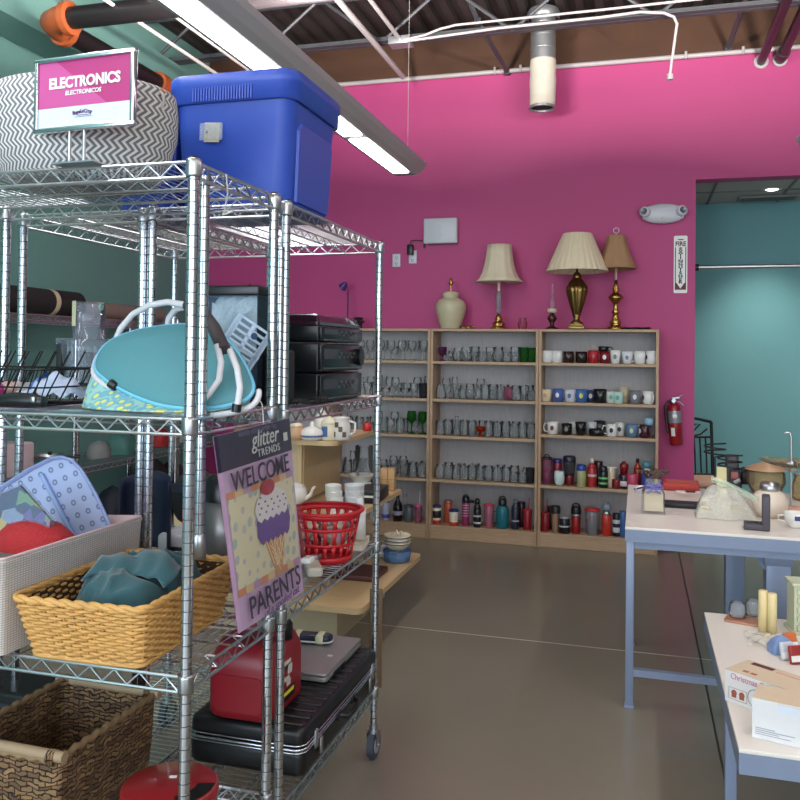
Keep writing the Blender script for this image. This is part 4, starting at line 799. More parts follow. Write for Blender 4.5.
# ---------------------------------------------------------------- cooler tote on the second shelf
t = thing('cooler_bag', 'oval teal picnic cooler bag with floral sides and white tube handles', 'cooler bag', (-1.17, 1.865, Z2+.002))
def ov(a, z, rx, ry): return (rx*cos(a), ry*sin(a), z)
TL = mat('teal_fabric', (80, 138, 146), .6, noise=.06, scale=18, bump=.15); FLB = mat('floral_blue', (150, 190, 190), .7)
N_, L_ = nt(FLB); vo = N_.new('ShaderNodeTexVoronoi'); vo.inputs['Scale'].default_value = 38; cr = N_.new('ShaderNodeValToRGB'); cr.color_ramp.interpolation = 'CONSTANT'
cr.color_ramp.elements[0].color = rgb(216, 214, 110); cr.color_ramp.elements[1].position = .32; cr.color_ramp.elements[1].color = rgb(112, 170, 184); e_ = cr.color_ramp.elements.new(.6); e_.color = rgb(150, 196, 186)
tc = N_.new('ShaderNodeTexCoord'); L_.new(tc.outputs['Object'], vo.inputs['Vector']); L_.new(vo.outputs['Distance'], cr.inputs[0]); L_.new(cr.outputs[0], N_['Principled BSDF'].inputs['Base Color'])
CB_ = Vector((-1.17, 1.865, Z2+.002))
def cpt(px, py, Y): return at(px, py, Y=Y)-CB_
OUT = [(97, 370), (100, 356), (109, 345), (124, 337), (145, 331), (175, 327), (198, 327), (214, 331), (228, 342), (242, 360), (252, 380), (254, 391), (248, 400), (236, 405), (215, 409), (190, 410), (165, 407), (142, 400), (121, 390), (106, 380)]
def spline(P, k=4):
    n = len(P); o = []
    for i in range(n):
        a, b, c, d = P[i-1], P[i], P[(i+1) % n], P[(i+2) % n]
        for j in range(k):
            t_ = j/k; o.append(.5*((2*b)+(c-a)*t_+(2*a-5*b+4*c-d)*t_*t_+(3*b-a-3*c+d)*t_**3))
    return o
RIM = spline([cpt(x, y, 1.765+(410-y)/83*.17) for x, y in OUT]); ctr = sum(RIM, Vector())/len(RIM)
nrm = Vector((0, -.78, .62))
def rimk(k, lift=0, down=0): return [ctr+(p-ctr)*k+nrm*lift-Vector((0, 0, down)) for p in RIM]
base = []
for p in RIM:
    a = math.atan2((p.y-ctr.y)/.085, (p.x-ctr.x)/.2); base.append(Vector((ctr.x-.036+.226*cos(a), -.014+.12*sin(a), .002)))
m = M().use(FLB); R = [[Vector((ctr.x, 0, .0))]*len(base), [Vector((ctr.x+(b.x-ctr.x)*.92, b.y*.92, 0)) for b in base], base]+[[b.lerp(p, k)+(Vector((b.x-ctr.x, b.y, 0))*.06*sin(PI*k)) for b, p in zip(base, RIM)] for k in (.25, .5, .75, 1)]
m.loft(R); m.obj('floral_side', t)
m = M().use(TL); m.loft([rimk(1.0), rimk(1.0, .01), rimk(.96, .016), rimk(.7, .022), rimk(.35, .026), rimk(.001, .027)]); m.obj('lid', t)
M().use(mat('zip_blue', (110, 186, 216), .4)).tube(rimk(1.0, .006), .0055, 8, True).obj('zipper', t)
HND = mat('handle_white', (206, 206, 210), .35); r2 = [q+Vector((0, -.008, 0)) for q in rimk(1.05, -.014)]
m = M().use(HND); m.tube([r2[i % len(r2)] for i in range(42, 58)], .0075, 8); m.tube([r2[i % len(r2)] for i in range(60, 86)], .0075, 8); m.obj('rim_tube', t)
m = M().use(HND).tube([cpt(*q) for q in ((115, 342, 1.92), (121, 328, 1.92), (133, 314, 1.91), (150, 305, 1.9), (168, 302, 1.89), (186, 305, 1.88))], .0085, 8).obj('carry_handle', t); m = M().use(HND).tube([cpt(*q) for q in ((167, 330, 1.95), (169, 318, 1.94), (176, 309, 1.93), (190, 306, 1.9))], .0085, 8); m.obj('carry_handle', t)
m = M().use(HND).tube([cpt(*q) for q in ((217, 345, 1.78), (221, 362, 1.765), (219, 380, 1.755), (209, 394, 1.75), (202, 401, 1.75))], .008, 8).obj('carry_handle', t); m = M().use(HND).tube([cpt(*q) for q in ((229, 348, 1.8), (237, 368, 1.78), (240, 388, 1.76), (237, 408, 1.75))], .008, 8); m.obj('carry_handle', t)
M().use(mat('grip_grey', (58, 50, 52), .6)).tube([cpt(*q) for q in ((188, 305, 1.88), (203, 313, 1.85), (214, 328, 1.82), (224, 350, 1.785))], .0165, 10).obj('grip', t)
m = M().use(BLACK)
for a_, b_ in (((237, 404, 1.75), (236, 412, 1.75)), ((114, 345, 1.92), (117, 338, 1.92)), ((110, 383, 1.8), (116, 387, 1.8))): m.cyl(cpt(*a_), cpt(*b_), .0115, n=10)
m.obj('end_caps', t)
# ---------------------------------------------------------------- black wire dish rack with oddments, near rack second shelf
t = thing('wire_basket', 'black wire dish rack with slanted prongs on the second shelf', 'wire basket', (-1.62, 1.87, Z2+.004))
BW = mat('black_wire', (18, 18, 20), .4, .2); m = M().use(BW)
for z in (0.0, .045, .09):
    m.tube([(p[0], p[1], z+.004) for p in rrect(.2, .13, .02, 3)], .0032 if z == .09 else .0024, 6, True)
for i in range(18):
    x = -.19+.0224*i
    for s_ in (-1, 1): m.cyl((x, .13*s_, .004), (x+.03, .13*s_, .092), .002, n=4)
    m.cyl((x, -.13, .004), (x, .13, .004), .0018, n=4)
for i in range(9): m.cyl((-.17+.045*i, -.06, .004), (-.09+.045*i, -.06, .14), .0022, n=5); m.cyl((-.17+.045*i, .06, .004), (-.09+.045*i, .06, .14), .0022, n=5)
m.obj('wire_frame', t)
for i, (c_, dx, dy, rz) in enumerate((((176, 40, 50), -.13, -.03, .2), ((190, 160, 150), -.05, .05, .5), ((176, 60, 130), -.02, -.06, -.2), ((196, 150, 70), -.1, -.09, .1), ((150, 150, 150), .03, .02, .7))):
    nm = ['red', 'blush pink', 'magenta', 'mustard', 'grey'][i]
    M().use(mat('oddment_%d' % i, c_, .4)).xf((0, 0, 0), rx=.25).rbox((0, 0, .026), (.05, .07, .03), .008).obj('small_box', None, loc=(-1.62+dx, 1.87+dy, Z2+.012), rz=rz, label='%s little package lying in the black wire dish rack' % nm, cat='package', group='packages in the wire dish rack')
m = M().use(mat('blue_white_bag', (190, 206, 232), .4)); m.sheet(lambda u, v: (.09*(u-.5)*2, .06*(v-.5)*2, .055*sin(PI*u)*sin(PI*v)+.008*sin(20*u+9*v)), 14, 10); m.use(mat('bag_blue', (60, 100, 180), .4)).sheet(lambda u, v: (-.05+.02*u, .05*(v-.5)*2, .003+.055*sin(PI*(.2+.1*u))*sin(PI*v)+.01), 4, 8)
m.obj('plastic_bag', None, loc=(-1.49, 1.88, Z2+.03), label='blue and white plastic package in the right end of the dish rack', cat='bag')
t = thing('hair_iron', 'black hair straightener with looped cord at shelf edge', 'hair tool', (-1.52, 1.69, Z2+.006), .06)
m = M().use(BLACK); m.tube([(.0, 0, .014), (.05, 0, .018), (.1, 0, .018), (.14, .0, .016)], lambda k: .014+.006*sin(k*PI), 10); m.tube([(0, 0, .012), (-.08, .01, .01), (-.2, .015, .012)], .012, 8); m.obj('barrel', t)
M().use(STEEL).box((.122, -.018, .022), (.012, .004, .014), .002).obj('switch', t)
m = M().use(BLACK)
for k in range(4): m.tube([(-.19+.012*k, -.01-.01*k, .01), (-.2+.01*k, -.04, -.02), (-.17+.012*k, -.05, -.07), (-.13+.006*k, -.045, -.09), (-.12, -.04, -.06), (-.14+.01*k, -.035, -.02)], .004, 6)
m.obj('cord', t)
# ---------------------------------------------------------------- food processor (rack behind)
c_ = at(88, 372, Y=2.42); t = thing('food_processor', 'clear plastic food processor jar with masking tape on the second shelf behind', 'food processor', (c_.x, 2.42, Z2+.012)).scale = (1.05, 1.05, 1.13); t = [o for o in COL.objects if o.name.startswith('food_processor')][-1]
CP = glass('clear_plastic', (200, 214, 236), .17, .05, blend=.3)
m = M().use(CP); m.lathe([(.065, 0), (.07, .01), (.082, .12), (.084, .15), (.05, .155), (.05, .26), (.053, .262), (.048, .262)], 28); m.obj('jar', t)
m = M().use(CP)
for i in range(10): a = i*.63; m.box((.06*cos(a), .06*sin(a), .07), (.006, .006, .12))
m.obj('ribs', t)
M().use(CP).box((-.075, -.02, .145), (.05, .03, .02), .004).obj('spout', t); M().use(DARK).box((-.087, -.02, .07), (.022, .026, .14), .004).obj('handle', t)
M().use(mat('masking_tape', (206, 206, 170), .7)).loft([[(.0515*cos(a), .0515*sin(a), z) for a in (-2.4, -2.2, -2.0, -1.8)] for z in (.19, .265)], closed=False).obj('tape', t)
c_ = at(112, 372, Y=2.55); t = thing('plastic_bowl', 'wide clear plastic processor bowl right of the tall clear jar', 'bowl', (c_.x, 2.56, Z2-.01))
M().use(CP).lathe(open_prof([(.07, 0), (.088, .01), (.095, .14), (.1, .15)]), 28).obj('bowl', t)
M().use(mat('plate_white', (220, 224, 230), .3)).lathe([(.0005, 0), (.05, 0), (.07, .012), (.0005, .01)], 20).obj('white_plate', None, loc=(-1.62, 2.3, Z2-.008), label='small white plate beneath the tall clear jar', cat='plate')
# ---------------------------------------------------------------- aquarium with bagged oddments
c_ = at(240, 400, Y=2.6); t = thing('aquarium', 'glass tank with black lid full of bluish plastic packets', 'aquarium', (-1.15, 2.27, Z2-.01))
AQ = glass('tank_glass', (150, 180, 210), .1, .04)
m = M().use(AQ); W3, D3, H3 = .18, .14, .325
for (x, y, w, d) in ((0, -D3/2, W3, .005), (0, D3/2, W3, .005), (-W3/2, 0, .005, D3), (W3/2, 0, .005, D3)): m.box((x, y, H3/2), (w, d, H3))
m.obj('glass_walls', t); M().use(BLACK).rbox((0, 0, H3+.012), (W3+.012, D3+.012, .03), .006).obj('lid', t); M().use(BLACK).box((0, 0, .01), (W3+.01, D3+.01, .02), .003).obj('base_rim', t)
M().use(BLACK).rbox((0.06, 0, .09), (.05, .09, .16), .01).obj('filter_box', t)
BG = glass('crumpled_film', (232, 242, 250), .75, .1, crumple=.02, blend=.2)
for k in range(6):
    m = M().use(BG); ph = k*1.7; m.sheet(lambda u, v: (-.07+.15*u+.006*sin(9*v+ph), -.045+.015*k+.012*sin(7*u+ph)+.008*sin(13*v), .03+.27*v-.02*sin(5*u+ph)), 12, 12)
    m.obj('plastic_packet', None, loc=(-1.155, 2.27, Z2-.005), label='crumpled clear packet inside the glass tank', cat='packet', group='crumpled packets inside the glass tank')
m = M().use(mat('pale_plate', (190, 210, 232), .35)); hs = []
t = thing('slotted_rack_plate', 'pale slotted plastic rack plate tilted in front of the glass tank', 'plastic plate', (-1.1, 2.175, Z2+.16))
m.xf(ry=.55, rx=-.12)
for i in range(-1, 2): m.box((i*.052, 0, 0), (.014, .006, .16), .002)
for k in range(9): m.box((0, 0, -.077+.0193*k), (.118, .006, .008), .002)
m.box((0, 0, .0), (.13, .006, .016), .002); m.box((-.055, 0, 0), (.018, .006, .165), .004).box((.055, 0, 0), (.018, .006, .165), .004); m.obj('plate', t)
M().use(mat('hole_navy', (40, 60, 110), .5)).xf(ry=.55, rx=-.12).cyl((.018, -.0045, .05), (.018, -.006, .05), .01, n=14).cyl((-.02, -.0045, -.03), (-.02, -.006, -.03), .012, n=14).obj('holes', t)
M().use(DARK).rbox((0, 0, .085), (.06, .1, .16), .01).obj('black_case', None, loc=(-1.025, 2.28, Z2-.01), label='tall glossy black case at the foot of the glass tank', cat='case')
# ---------------------------------------------------------------- stereo stack
def stereo(z, h, label, w=.33, d=.4, disp=None, dial=False):
    t = thing('stereo_unit', label, 'stereo', (-1.155, 2.71, z), 0, 'stacked stereo components')
    BK = mat('stereo_black', (14, 17, 20), .3); M().use(BK).rbox((0, 0, h/2), (w, .42, h-.004), .006).obj('casing', t)
    m = M().use(mat('stereo_front', (24, 26, 30), .25)).box((w/2+.004, 0, h/2), (.01, .41, h-.014), .002); m.obj('front_panel', t)
    m = M().use(mat('stereo_display', (60, 20, 36), .15)).box((w/2+.0095, -.12, h*.62), (.003, .13, h*.34)); m.obj('display', t)
    m = M().use(mat('stereo_button', (84, 86, 92), .3, .5))
    for i in range(8): m.box((w/2+.0105, -.04+.022*i, h*.5+(i % 2)*h*.14), (.004, .02, .008), .001)
    m.box((w/2+.0095, 0, h*.14), (.003, .38, .006)); m.obj('buttons', t)
    if dial: M().use(BK).cyl((w/2+.008, .16, h*.52), (w/2+.024, .16, h*.52), .03, n=20).obj('volume_knob', t)
    return t
def _fix(o): return o
stereo(Z2-.016, .098, 'bottom unit of the black stereo stack, with cassette front'); stereo(Z2+.083, .098, 'middle unit of the black stereo stack, with round volume knob', dial=True)
t = stereo(Z2+.182, .058, 'top unit of the black stereo stack, with turntable cover'); m = M().use(mat('smoked_cover', (46, 22, 36), .15, coat=.5)); m.loft([[(x, y, z) for x, y in rrect(.165*s_, .21*s_, .01)] for s_, z in ((1, .056), (1, .066), (.93, .088), (.88, .092))], True, False); m.obj('dust_cover', t)
m = M().use(DARK)
for k in range(3): m.tube([(.02*sin(i*.5+k)+.03*(i/24), -.12+.24*i/24, .006+.012*abs(sin(i*.45+k))) for i in range(25)], .0035, 5)
m.obj('loose_cord', None, loc=(-1.0, 2.4, Z2-.014), label='loose dark cord at the foot of the stereo stack', cat='cord')
M().use(mat('paper_note', (206, 196, 176), .8)).box((0, 0, 0), (.05, .09, .003)).obj('paper_note', None, loc=(-1.0, 2.98, Z2-.013), rz=.2, label='small cream paper at the shelf end by the stereo', cat='paper')
# ---------------------------------------------------------------- wicker baskets
def wicker(t, w, d, h, taper, col, rows, dip=0, step=.034, r0=.0058, name='woven_body', liner=(70, 46, 30), top_r=.009, flat=1.0, seed=0):
    """woven sides around upright stakes; w,d at the rim"""
    mt = mat('wicker_%d_%d_%d' % col, col, .6, noise=.22, scale=30, bump=.2); m = M().use(mt)
    per = rrect(w/2, d/2, .03, 3); P = []
    for i in range(len(per)):
        a = Vector(per[i]); b = Vector(per[(i+1) % len(per)]); k = max(1, int((b-a).length/(step/4)+.5))
        for j in range(k): P.append(a.lerp(b, j/k))
    n = len(P)-(len(P) % 8); idx = [int(i*len(P)/n) for i in range(n)]; P = [P[i] for i in idx]
    def pos(i, f, off):
        p = P[i % n]; s_ = taper+(1-taper)*f; q = Vector((p.x*s_, p.y*s_)); nn = Vector((p.x/(w/2)**2, p.y/(d/2)**2)); nn = nn.normalized() if nn.length else nn
        ff = f*h-(dip*max(0, 1-(abs(p.x)/(w*.34))**2)*f if dip and abs(abs(p.y)-d/2) < .01 and False else 0)
        return (q.x+nn.x*off, q.y+nn.y*off, ff)
    rnd = random.Random(seed)
    for rI in range(rows):
        f = (rI+.5)/rows; ph = PI*(rI % 2)
        m.tube([Vector(pos(i, f, .0052*sin(i*PI/4+ph)))+Vector((0, 0, rnd.uniform(-.0012, .0012)*flat)) for i in range(n)], r0, 5, True)
    for i in range(0, n, 4): m.cyl(pos(i+2, 0, 0), pos(i+2, 1, 0), r0*.62, n=5)
    for k in (-1, 1): m.tube([Vector(pos(i, 1, .004*k*sin(i*PI/6)))+Vector((0, 0, .004*k*cos(i*PI/6)+.004)) for i in range(n)], top_r, 6, True)
    m.tube([pos(i, 0, .003) for i in range(n)], top_r*.9, 6, True)
    m.obj(name, t)
    m = M().use(mat('basket_liner_%d' % liner[0], liner, .9, noise=.2)); R = [[(p[0]*s_*.965, p[1]*s_*.965, z) for p in per] for s_, z in ((1, h*.97), (taper, .006))]
    m.loft(R, False, False); m.add(R[-1], [tuple(range(len(per)))]); m.obj('inner_lining', t)
def ground(px, py, Z): return at(px, py, Z=Z)
# yellow wicker basket: near bottom corner right at (138,684), left (40,663); rim right corner (142,620)
t = thing('wicker_basket', 'honey coloured wicker basket with a teal cloth inside, on the near rack', 'wicker basket', (-1.228, 1.862, Z3+.006), .02)
wicker(t, .345, .48, .135, .84, (206, 158, 90), 17, seed=3, r0=.0046, step=.026, top_r=.0065)
# teal cloth
def cloth(w, d, h, seed, fn=None):
    from mathutils import noise
    def f(u, v):
        q = Vector((u*2.2+seed, v*3.2, seed*.7)); q = q+noise.noise_vector(q*1.3)*.5
        x = (u-.5)*w; y = (v-.5)*d; e = max(0, 1-((abs(u-.5)*2)**3))*max(0, 1-((abs(v-.5)*2)**3))
        z = h*e*(.55+.32*(1-abs(noise.noise(q)))**2+.2*(1-abs(noise.noise(q*1.9)))**2)
        k_ = .84+.34*min(1, max(0, z/h)); return (x*k_+.008*sin(9*v+3*u), y*k_+.008*sin(8*u), z)
    return f
CL = mat('teal_cloth', (40, 82, 88), .85, noise=.15, scale=22, bump=.35, sheen=.3)
m = M().use(CL); m.sheet(cloth(.28, .43, .125, 5), 80, 100); o = m.obj('teal_cloth', None, loc=(-1.215, 1.87, Z3+.075), rz=.03, label='crumpled dark teal cloth heaped in the honey wicker basket', cat='cloth', solid=.004)
m = M().use(CL)
# turned-over fold on top
m.sheet(lambda u, v: (-.09+.22*u+.012*sin(6*v), -.12+.15*v+.03*sin(3*u), .096+.04*sin(PI*v*.9+.2)-.02*(2*u-1)**2+.008*sin(9*u+3*v)+.004*sin(23*u+5*v)), 30, 20)
m.obj('folded_flap', o, solid=.006)
# white lined basket with things in
GRIDM = mat('white_grid_fabric', (204, 200, 196), .8, 0, None); N_, L_ = nt(GRIDM); tc = N_.new('ShaderNodeTexCoord'); br_ = N_.new('ShaderNodeTexBrick'); br_.offset = 0; br_.inputs['Scale'].default_value = 110; br_.inputs['Brick Width'].default_value = 1.0; br_.inputs['Row Height'].default_value = .62; br_.inputs['Mortar Size'].default_value = .11
br_.inputs['Color1'].default_value = rgb(214, 210, 204); br_.inputs['Color2'].default_value = rgb(206, 202, 198); br_.inputs['Mortar'].default_value = rgb(168, 158, 150)
mp = N_.new('ShaderNodeMapping'); cx = N_.new('ShaderNodeCombineXYZ'); sx_ = N_.new('ShaderNodeSeparateXYZ'); ad = N_.new('ShaderNodeMath'); L_.new(tc.outputs['Object'], sx_.inputs[0]); L_.new(sx_.outputs[0], ad.inputs[0]); L_.new(sx_.outputs[1], ad.inputs[1]); L_.new(ad.outputs[0], cx.inputs[0]); L_.new(sx_.outputs[2], cx.inputs[1]); L_.new(cx.outputs[0], br_.inputs['Vector']); L_.new(br_.outputs[0], N_['Principled BSDF'].inputs['Base Color'])
BLOC = Vector((-1.6, 1.88, Z3+.006))
t = thing('fabric_bin', 'white ribbed fabric storage bin holding the polka dot tray', 'storage bin', BLOC, -.02)
w, d, h = .4, .56, .2; m = M().use(GRIDM); P_ = rrect(w/2, d/2, .02, 4)
m.loft([[(p[0]*s_, p[1]*s_, z+(.012*(p[0]/w*2+1) if z > .1 else 0)) for p in P_] for s_, z in ((.93, 0), (.97, h*.5), (1.0, h-.006), (1.01, h), (1.0, h+.003), (.985, h), (.96, h*.5), (.91, .01))], False, True); m.add([(p[0]*.91, p[1]*.91, .01) for p in P_], [tuple(range(len(P_)))]); m.obj('bin_body', t)
M().use(mat('pink_lining', (224, 196, 196), .8)).loft([[(p[0]*s_, p[1]*s_, z+.012*(p[0]/w*2+1)) for p in P_] for s_, z in ((.99, h+.002), (1.005, h+.007), (.97, h+.008), (.95, h-.06))]).obj('lining_edge', t)
# polka dot tray standing in the bin: plane at Y ~2.0
def polkamat():
    m = mat('polka_tray', (170, 184, 222), .4, 0, None); N, L = nt(m); tc = N.new('ShaderNodeTexCoord'); vo = N.new('ShaderNodeTexVoronoi'); vo.inputs['Scale'].default_value = 26; vo.inputs['Randomness'].default_value = 0
    mp = N.new('ShaderNodeMapping'); mp.inputs['Scale'].default_value = (1, 0, 1); mp.inputs['Location'].default_value = (.0, 0, 0); mp.inputs['Rotation'].default_value = (0, .4, 0); L.new(tc.outputs['Object'], mp.inputs[0]); L.new(mp.outputs[0], vo.inputs['Vector'])
    cr = N.new('ShaderNodeValToRGB'); cr.color_ramp.interpolation = 'CONSTANT'; e = cr.color_ramp.elements; e[0].color = rgb(176, 188, 222); e[1].position = .1; e[1].color = rgb(112, 124, 160)
    for p_, c_ in ((.2, (150, 162, 204)), (.24, (178, 192, 228))): q = e.new(p_); q.color = rgb(*c_)
    L.new(vo.outputs['Distance'], cr.inputs[0]); L.new(cr.outputs[0], N['Principled BSDF'].inputs['Base Color']); return m
Yp = 2.08; PT = [at(a, b, Y=Yp) for a, b in ((-30, 545), (-30, 520), (0, 487), (30, 468), (52, 457), (64, 455.5), (74, 459), (84, 470), (98, 494), (111, 522), (113, 545))]
o_ = PT[0].lerp(PT[-1], .5); o_ = Vector((o_.x, Yp, o_.z)); t = thing('polka_tray', 'pale blue polka dot plastic tray standing upright in the white bin', 'tray', o_)
pl = [((p-o_).x, (p-o_).z) for p in PT]; cxm = sum(p[0] for p in pl)/len(pl); czm = sum(p[1] for p in pl)/len(pl)
sh = lambda k, y: [(cxm+(x-cxm)*k, y, czm+(z-czm)*k) for x, z in pl]
m = M().use(polkamat()); m.loft([sh(.9, .006), sh(.9, .004)], True, False); m.obj('tray_face', t)
M().use(mat('tray_blue', (158, 176, 226), .35)).loft([sh(.9, .0), sh(.92, -.004), sh(.97, -.01), sh(1.0, -.012), sh(1.01, -.006), sh(.95, .008)]).obj('tray_rim', t)
a, b = at(42, 474, Y=Yp)-o_, at(76, 540, Y=Yp)-o_; M().use(mat('tray_ridge', (150, 176, 220), .35)).cyl((a.x, -.003, a.z), (b.x, -.003, b.z), .007, n=8).obj('ridge', t)
# red bristly cushion
m = M().use(mat('red_bristle', (176, 40, 44), .8, noise=.35, scale=160, bump=1)); pr = [(.001, .105), (.04, .1), (.09, .08), (.13, .04), (.14, 0)]
m.lathe(pr, 40); c_ = at(52, 545, Y=1.86); o = m.obj('red_mat', None, loc=(c_.x-.055, 1.86, c_.z-.008), label='domed red bristly scrubber cushion in the white bin', cat='cushion'); o.scale = (.84, .6, .72)
# floral packet
Yq = 1.84; Q = [at(a, b, Y=Yq) for a, b in ((-14, 500), (20, 486), (50, 520), (46, 545), (-14, 545))]; o_ = Q[4]
t = thing('floral_packet', 'clear packet with purple and yellow flower print in the white bin', 'packet', o_)
FLW = mat('floral_print', (80, 100, 130), .35); N_, L_ = nt(FLW); vo = N_.new('ShaderNodeTexVoronoi'); vo.inputs['Scale'].default_value = 34; cr = N_.new('ShaderNodeValToRGB'); tc = N_.new('ShaderNodeTexCoord'); L_.new(tc.outputs['Object'], vo.inputs['Vector']); sc_ = N_.new('ShaderNodeSeparateColor'); L_.new(vo.outputs['Color'], sc_.inputs[0]); L_.new(sc_.outputs[0], cr.inputs[0])
cr.color_ramp.interpolation = 'CONSTANT'; e = cr.color_ramp.elements; e[0].color = rgb(60, 80, 110); e[1].position = .45; e[1].color = rgb(110, 96, 160)
for p_, c_ in ((.62, (120, 160, 120)), (.75, (200, 180, 90)), (.87, (190, 110, 150)), (.3, (140, 160, 186))): q = e.new(p_); q.color = rgb(*c_)
L_.new(cr.outputs[0], N_['Principled BSDF'].inputs['Base Color'])
m = M().use(FLW).loft([[tuple(p-o_+Vector((0, y, 0))) for p in Q] for y in (0, .008)], True, False); m.obj('printed_card', t)
M().use(glass('clear_plastic')).loft([[tuple((p-o_)*1.05+Vector((-.004, y, -.004))) for p in Q] for y in (-.006, .012)], True, False).obj('clear_wrap', t)
# ---------------------------------------------------------------- bottom shelf of the near rack
def seagrass():
    m = mat('seagrass', (126, 98, 66), .7, 0, None); N, L = nt(m); tc = N.new('ShaderNodeTexCoord'); br = N.new('ShaderNodeTexBrick'); br.inputs['Scale'].default_value = 26; br.inputs['Mortar Size'].default_value = .05; br.inputs['Brick Width'].default_value = .9; br.inputs['Row Height'].default_value = .3; br.inputs['Mortar Smooth'].default_value = 1
    br.inputs['Color1'].default_value = rgb(140, 108, 72); br.inputs['Color2'].default_value = rgb(84, 60, 38); br.inputs['Mortar'].default_value = rgb(40, 28, 20)
    sx = N.new('ShaderNodeSeparateXYZ'); ad = N.new('ShaderNodeMath'); cx = N.new('ShaderNodeCombineXYZ'); L.new(tc.outputs['Object'], sx.inputs[0]); L.new(sx.outputs[0], ad.inputs[0]); L.new(sx.outputs[1], ad.inputs[1])
    nz = N.new('ShaderNodeTexNoise'); nz.inputs['Scale'].default_value = 28; L.new(tc.outputs['Object'], nz.inputs['Vector']); a2 = N.new('ShaderNodeMath'); a2.operation = 'MULTIPLY_ADD'; a2.inputs[1].default_value = .035; L.new(nz.outputs[0], a2.inputs[0]); L.new(sx.outputs[2], a2.inputs[2])
    L.new(ad.outputs[0], cx.inputs[0]); L.new(a2.outputs[0], cx.inputs[1]); L.new(cx.outputs[0], br.inputs['Vector']); L.new(br.outputs[0], N['Principled BSDF'].inputs['Base Color'])
    bp = N.new('ShaderNodeBump'); bp.inputs['Strength'].default_value = 1; bp.inputs['Distance'].default_value = .01; bp.invert = True; L.new(br.outputs['Fac'], bp.inputs['Height']); L.new(bp.outputs[0], N['Principled BSDF'].inputs['Normal']); return m
SG = seagrass(); Zb = .55
# rim corners in the picture: near right (58,770), far right (157,702), far left (58,690)
Z4 = .345; A_ = at(58, 770, Z=Zb); B_2 = at(157, 702, Z=Zb); C_ = at(62, 688, Z=Zb)
dv = (B_2-A_); dv.z = 0; DL = dv.length; wv = (C_-B_2); WL = wv.length
t = thing('seagrass_basket', 'large dark woven seagrass basket with two wooden dowel handles', 'basket', (A_.x, A_.y, Z4+.006)); dn = dv.normalized(); wn = Vector((-dn.y, dn.x, 0)); WL = max(.3, min(WL, .36)); hh = Zb-Z4-.006
def bp_(u, v, z, k=1.0): # u along left, v along depth
    k0 = .94+.06*(z/hh); cu, cv = WL/2, DL/2
    q = wn*(cu+(u*WL-cu)*k0*k)+dn*(cv+(v*DL-cv)*k0*k); return (q.x, q.y, z)
m = M().use(SG); ring = lambda z, k: [bp_(.5+.5*a/1.0, .5+.5*b, z+(.02*abs(a)**3 if z > hh*.9 else 0), k) for a, b in [(x/(.5), y/.5) for x, y in rrect(.5, .5, .06, 4)]]
m.loft([ring(0, 1), ring(hh*.5, 1.015), ring(hh, 1), ring(hh+.006, .975), ring(hh, .94), ring(hh*.5, .945), ring(.01, .93)]); m.add(ring(.01, .93), [tuple(range(20))]); m.obj('woven_body', t)
m = M().use(mat('seagrass_rim', (134, 108, 76), .7, noise=.3, scale=60, bump=.6)); rg = ring(hh+.004, .985); PTS = []
for i in range(len(rg)):
    a = Vector(rg[i]); b = Vector(rg[(i+1) % len(rg)]); k = max(1, int((b-a).length/.012))
    for j in range(k): PTS.append(a.lerp(b, j/k)+Vector((0, 0, .004*sin((len(PTS))*1.9))))
m.tube(PTS, .009, 6, True); m.obj('braided_rim', t)
DW = mat('dowel_wood', (158, 136, 108), .55, noise=.2, scale=20)
for v in (0.02, .98):
    a = Vector(bp_(.0, v, hh+.028)); b = Vector(bp_(1.0, v, hh+.028)); e_ = (a-b).normalized()*.012
    M().use(DW).cyl(a+e_, b-e_, .0135, n=14).obj('dowel_handle', t)
    for u in (.07, .93):
        m = M().use(SG)
        for k in range(3): c_ = Vector(bp_(u+.025*(k-1), v, hh+.024)); m.tube([c_+Vector((0, .0165*cos(q), .0165*sin(q)-.001)) for q in [2*PI*i/10 for i in range(10)]], .0035, 5, True)
        m.obj('handle_binding', t)
# stereo unit at the left, behind the basket
t = thing('tape_deck', 'black audio unit with slanted front at left of the bottom shelf', 'stereo', (-1.82, 2.16, Z4+.0), 0)
M().use(BLACK).rbox((-.02, .01, .09), (.34, .18, .17), .012).obj('casing', t)
M().use(mat('deck_panel', (48, 50, 54), .3)).box((.06, -.0815, .125), (.14, .003, .035), .001).obj('display', t)
m = M().use(mat('deck_button', (120, 122, 128), .4))
for i in range(5): m.box((.015+.02*i, -.083, .045), (.014, .003, .006))
m.obj('buttons', t)
# red tin
c_ = at(167, 772, Z=.36); RT = mat('red_tin', (140, 26, 32), .3, coat=.5)
t = thing('round_tin', 'round red tin with black sticker beside the seagrass basket', 'tin', (-1.075, 1.79, Z4+.003))
rr = .112; M().use(RT).lathe([(.0005, 0), (rr*.97, 0), (rr, .006), (rr, .15), (.0005, .15)], 40).obj('tin_body', t); M().use(RT).lathe([(rr+.002, .125), (rr+.003, .127), (rr+.003, .153), (rr-.004, .158), (.0005, .158)], 40).obj('lid', t)
M().use(BLACK).loft([[((rr-.002)*k*cos(a), (rr-.002)*k*sin(a), .1588) for a in (-.9, -.6, -.3, 0, .3)] for k in (.99, .6)], closed=False).obj('black_sticker', t); M().use(WHITE).xf(rz=.3).box((-.0, .03, .159), (.018, .009, .0012)).obj('price_tag', t)
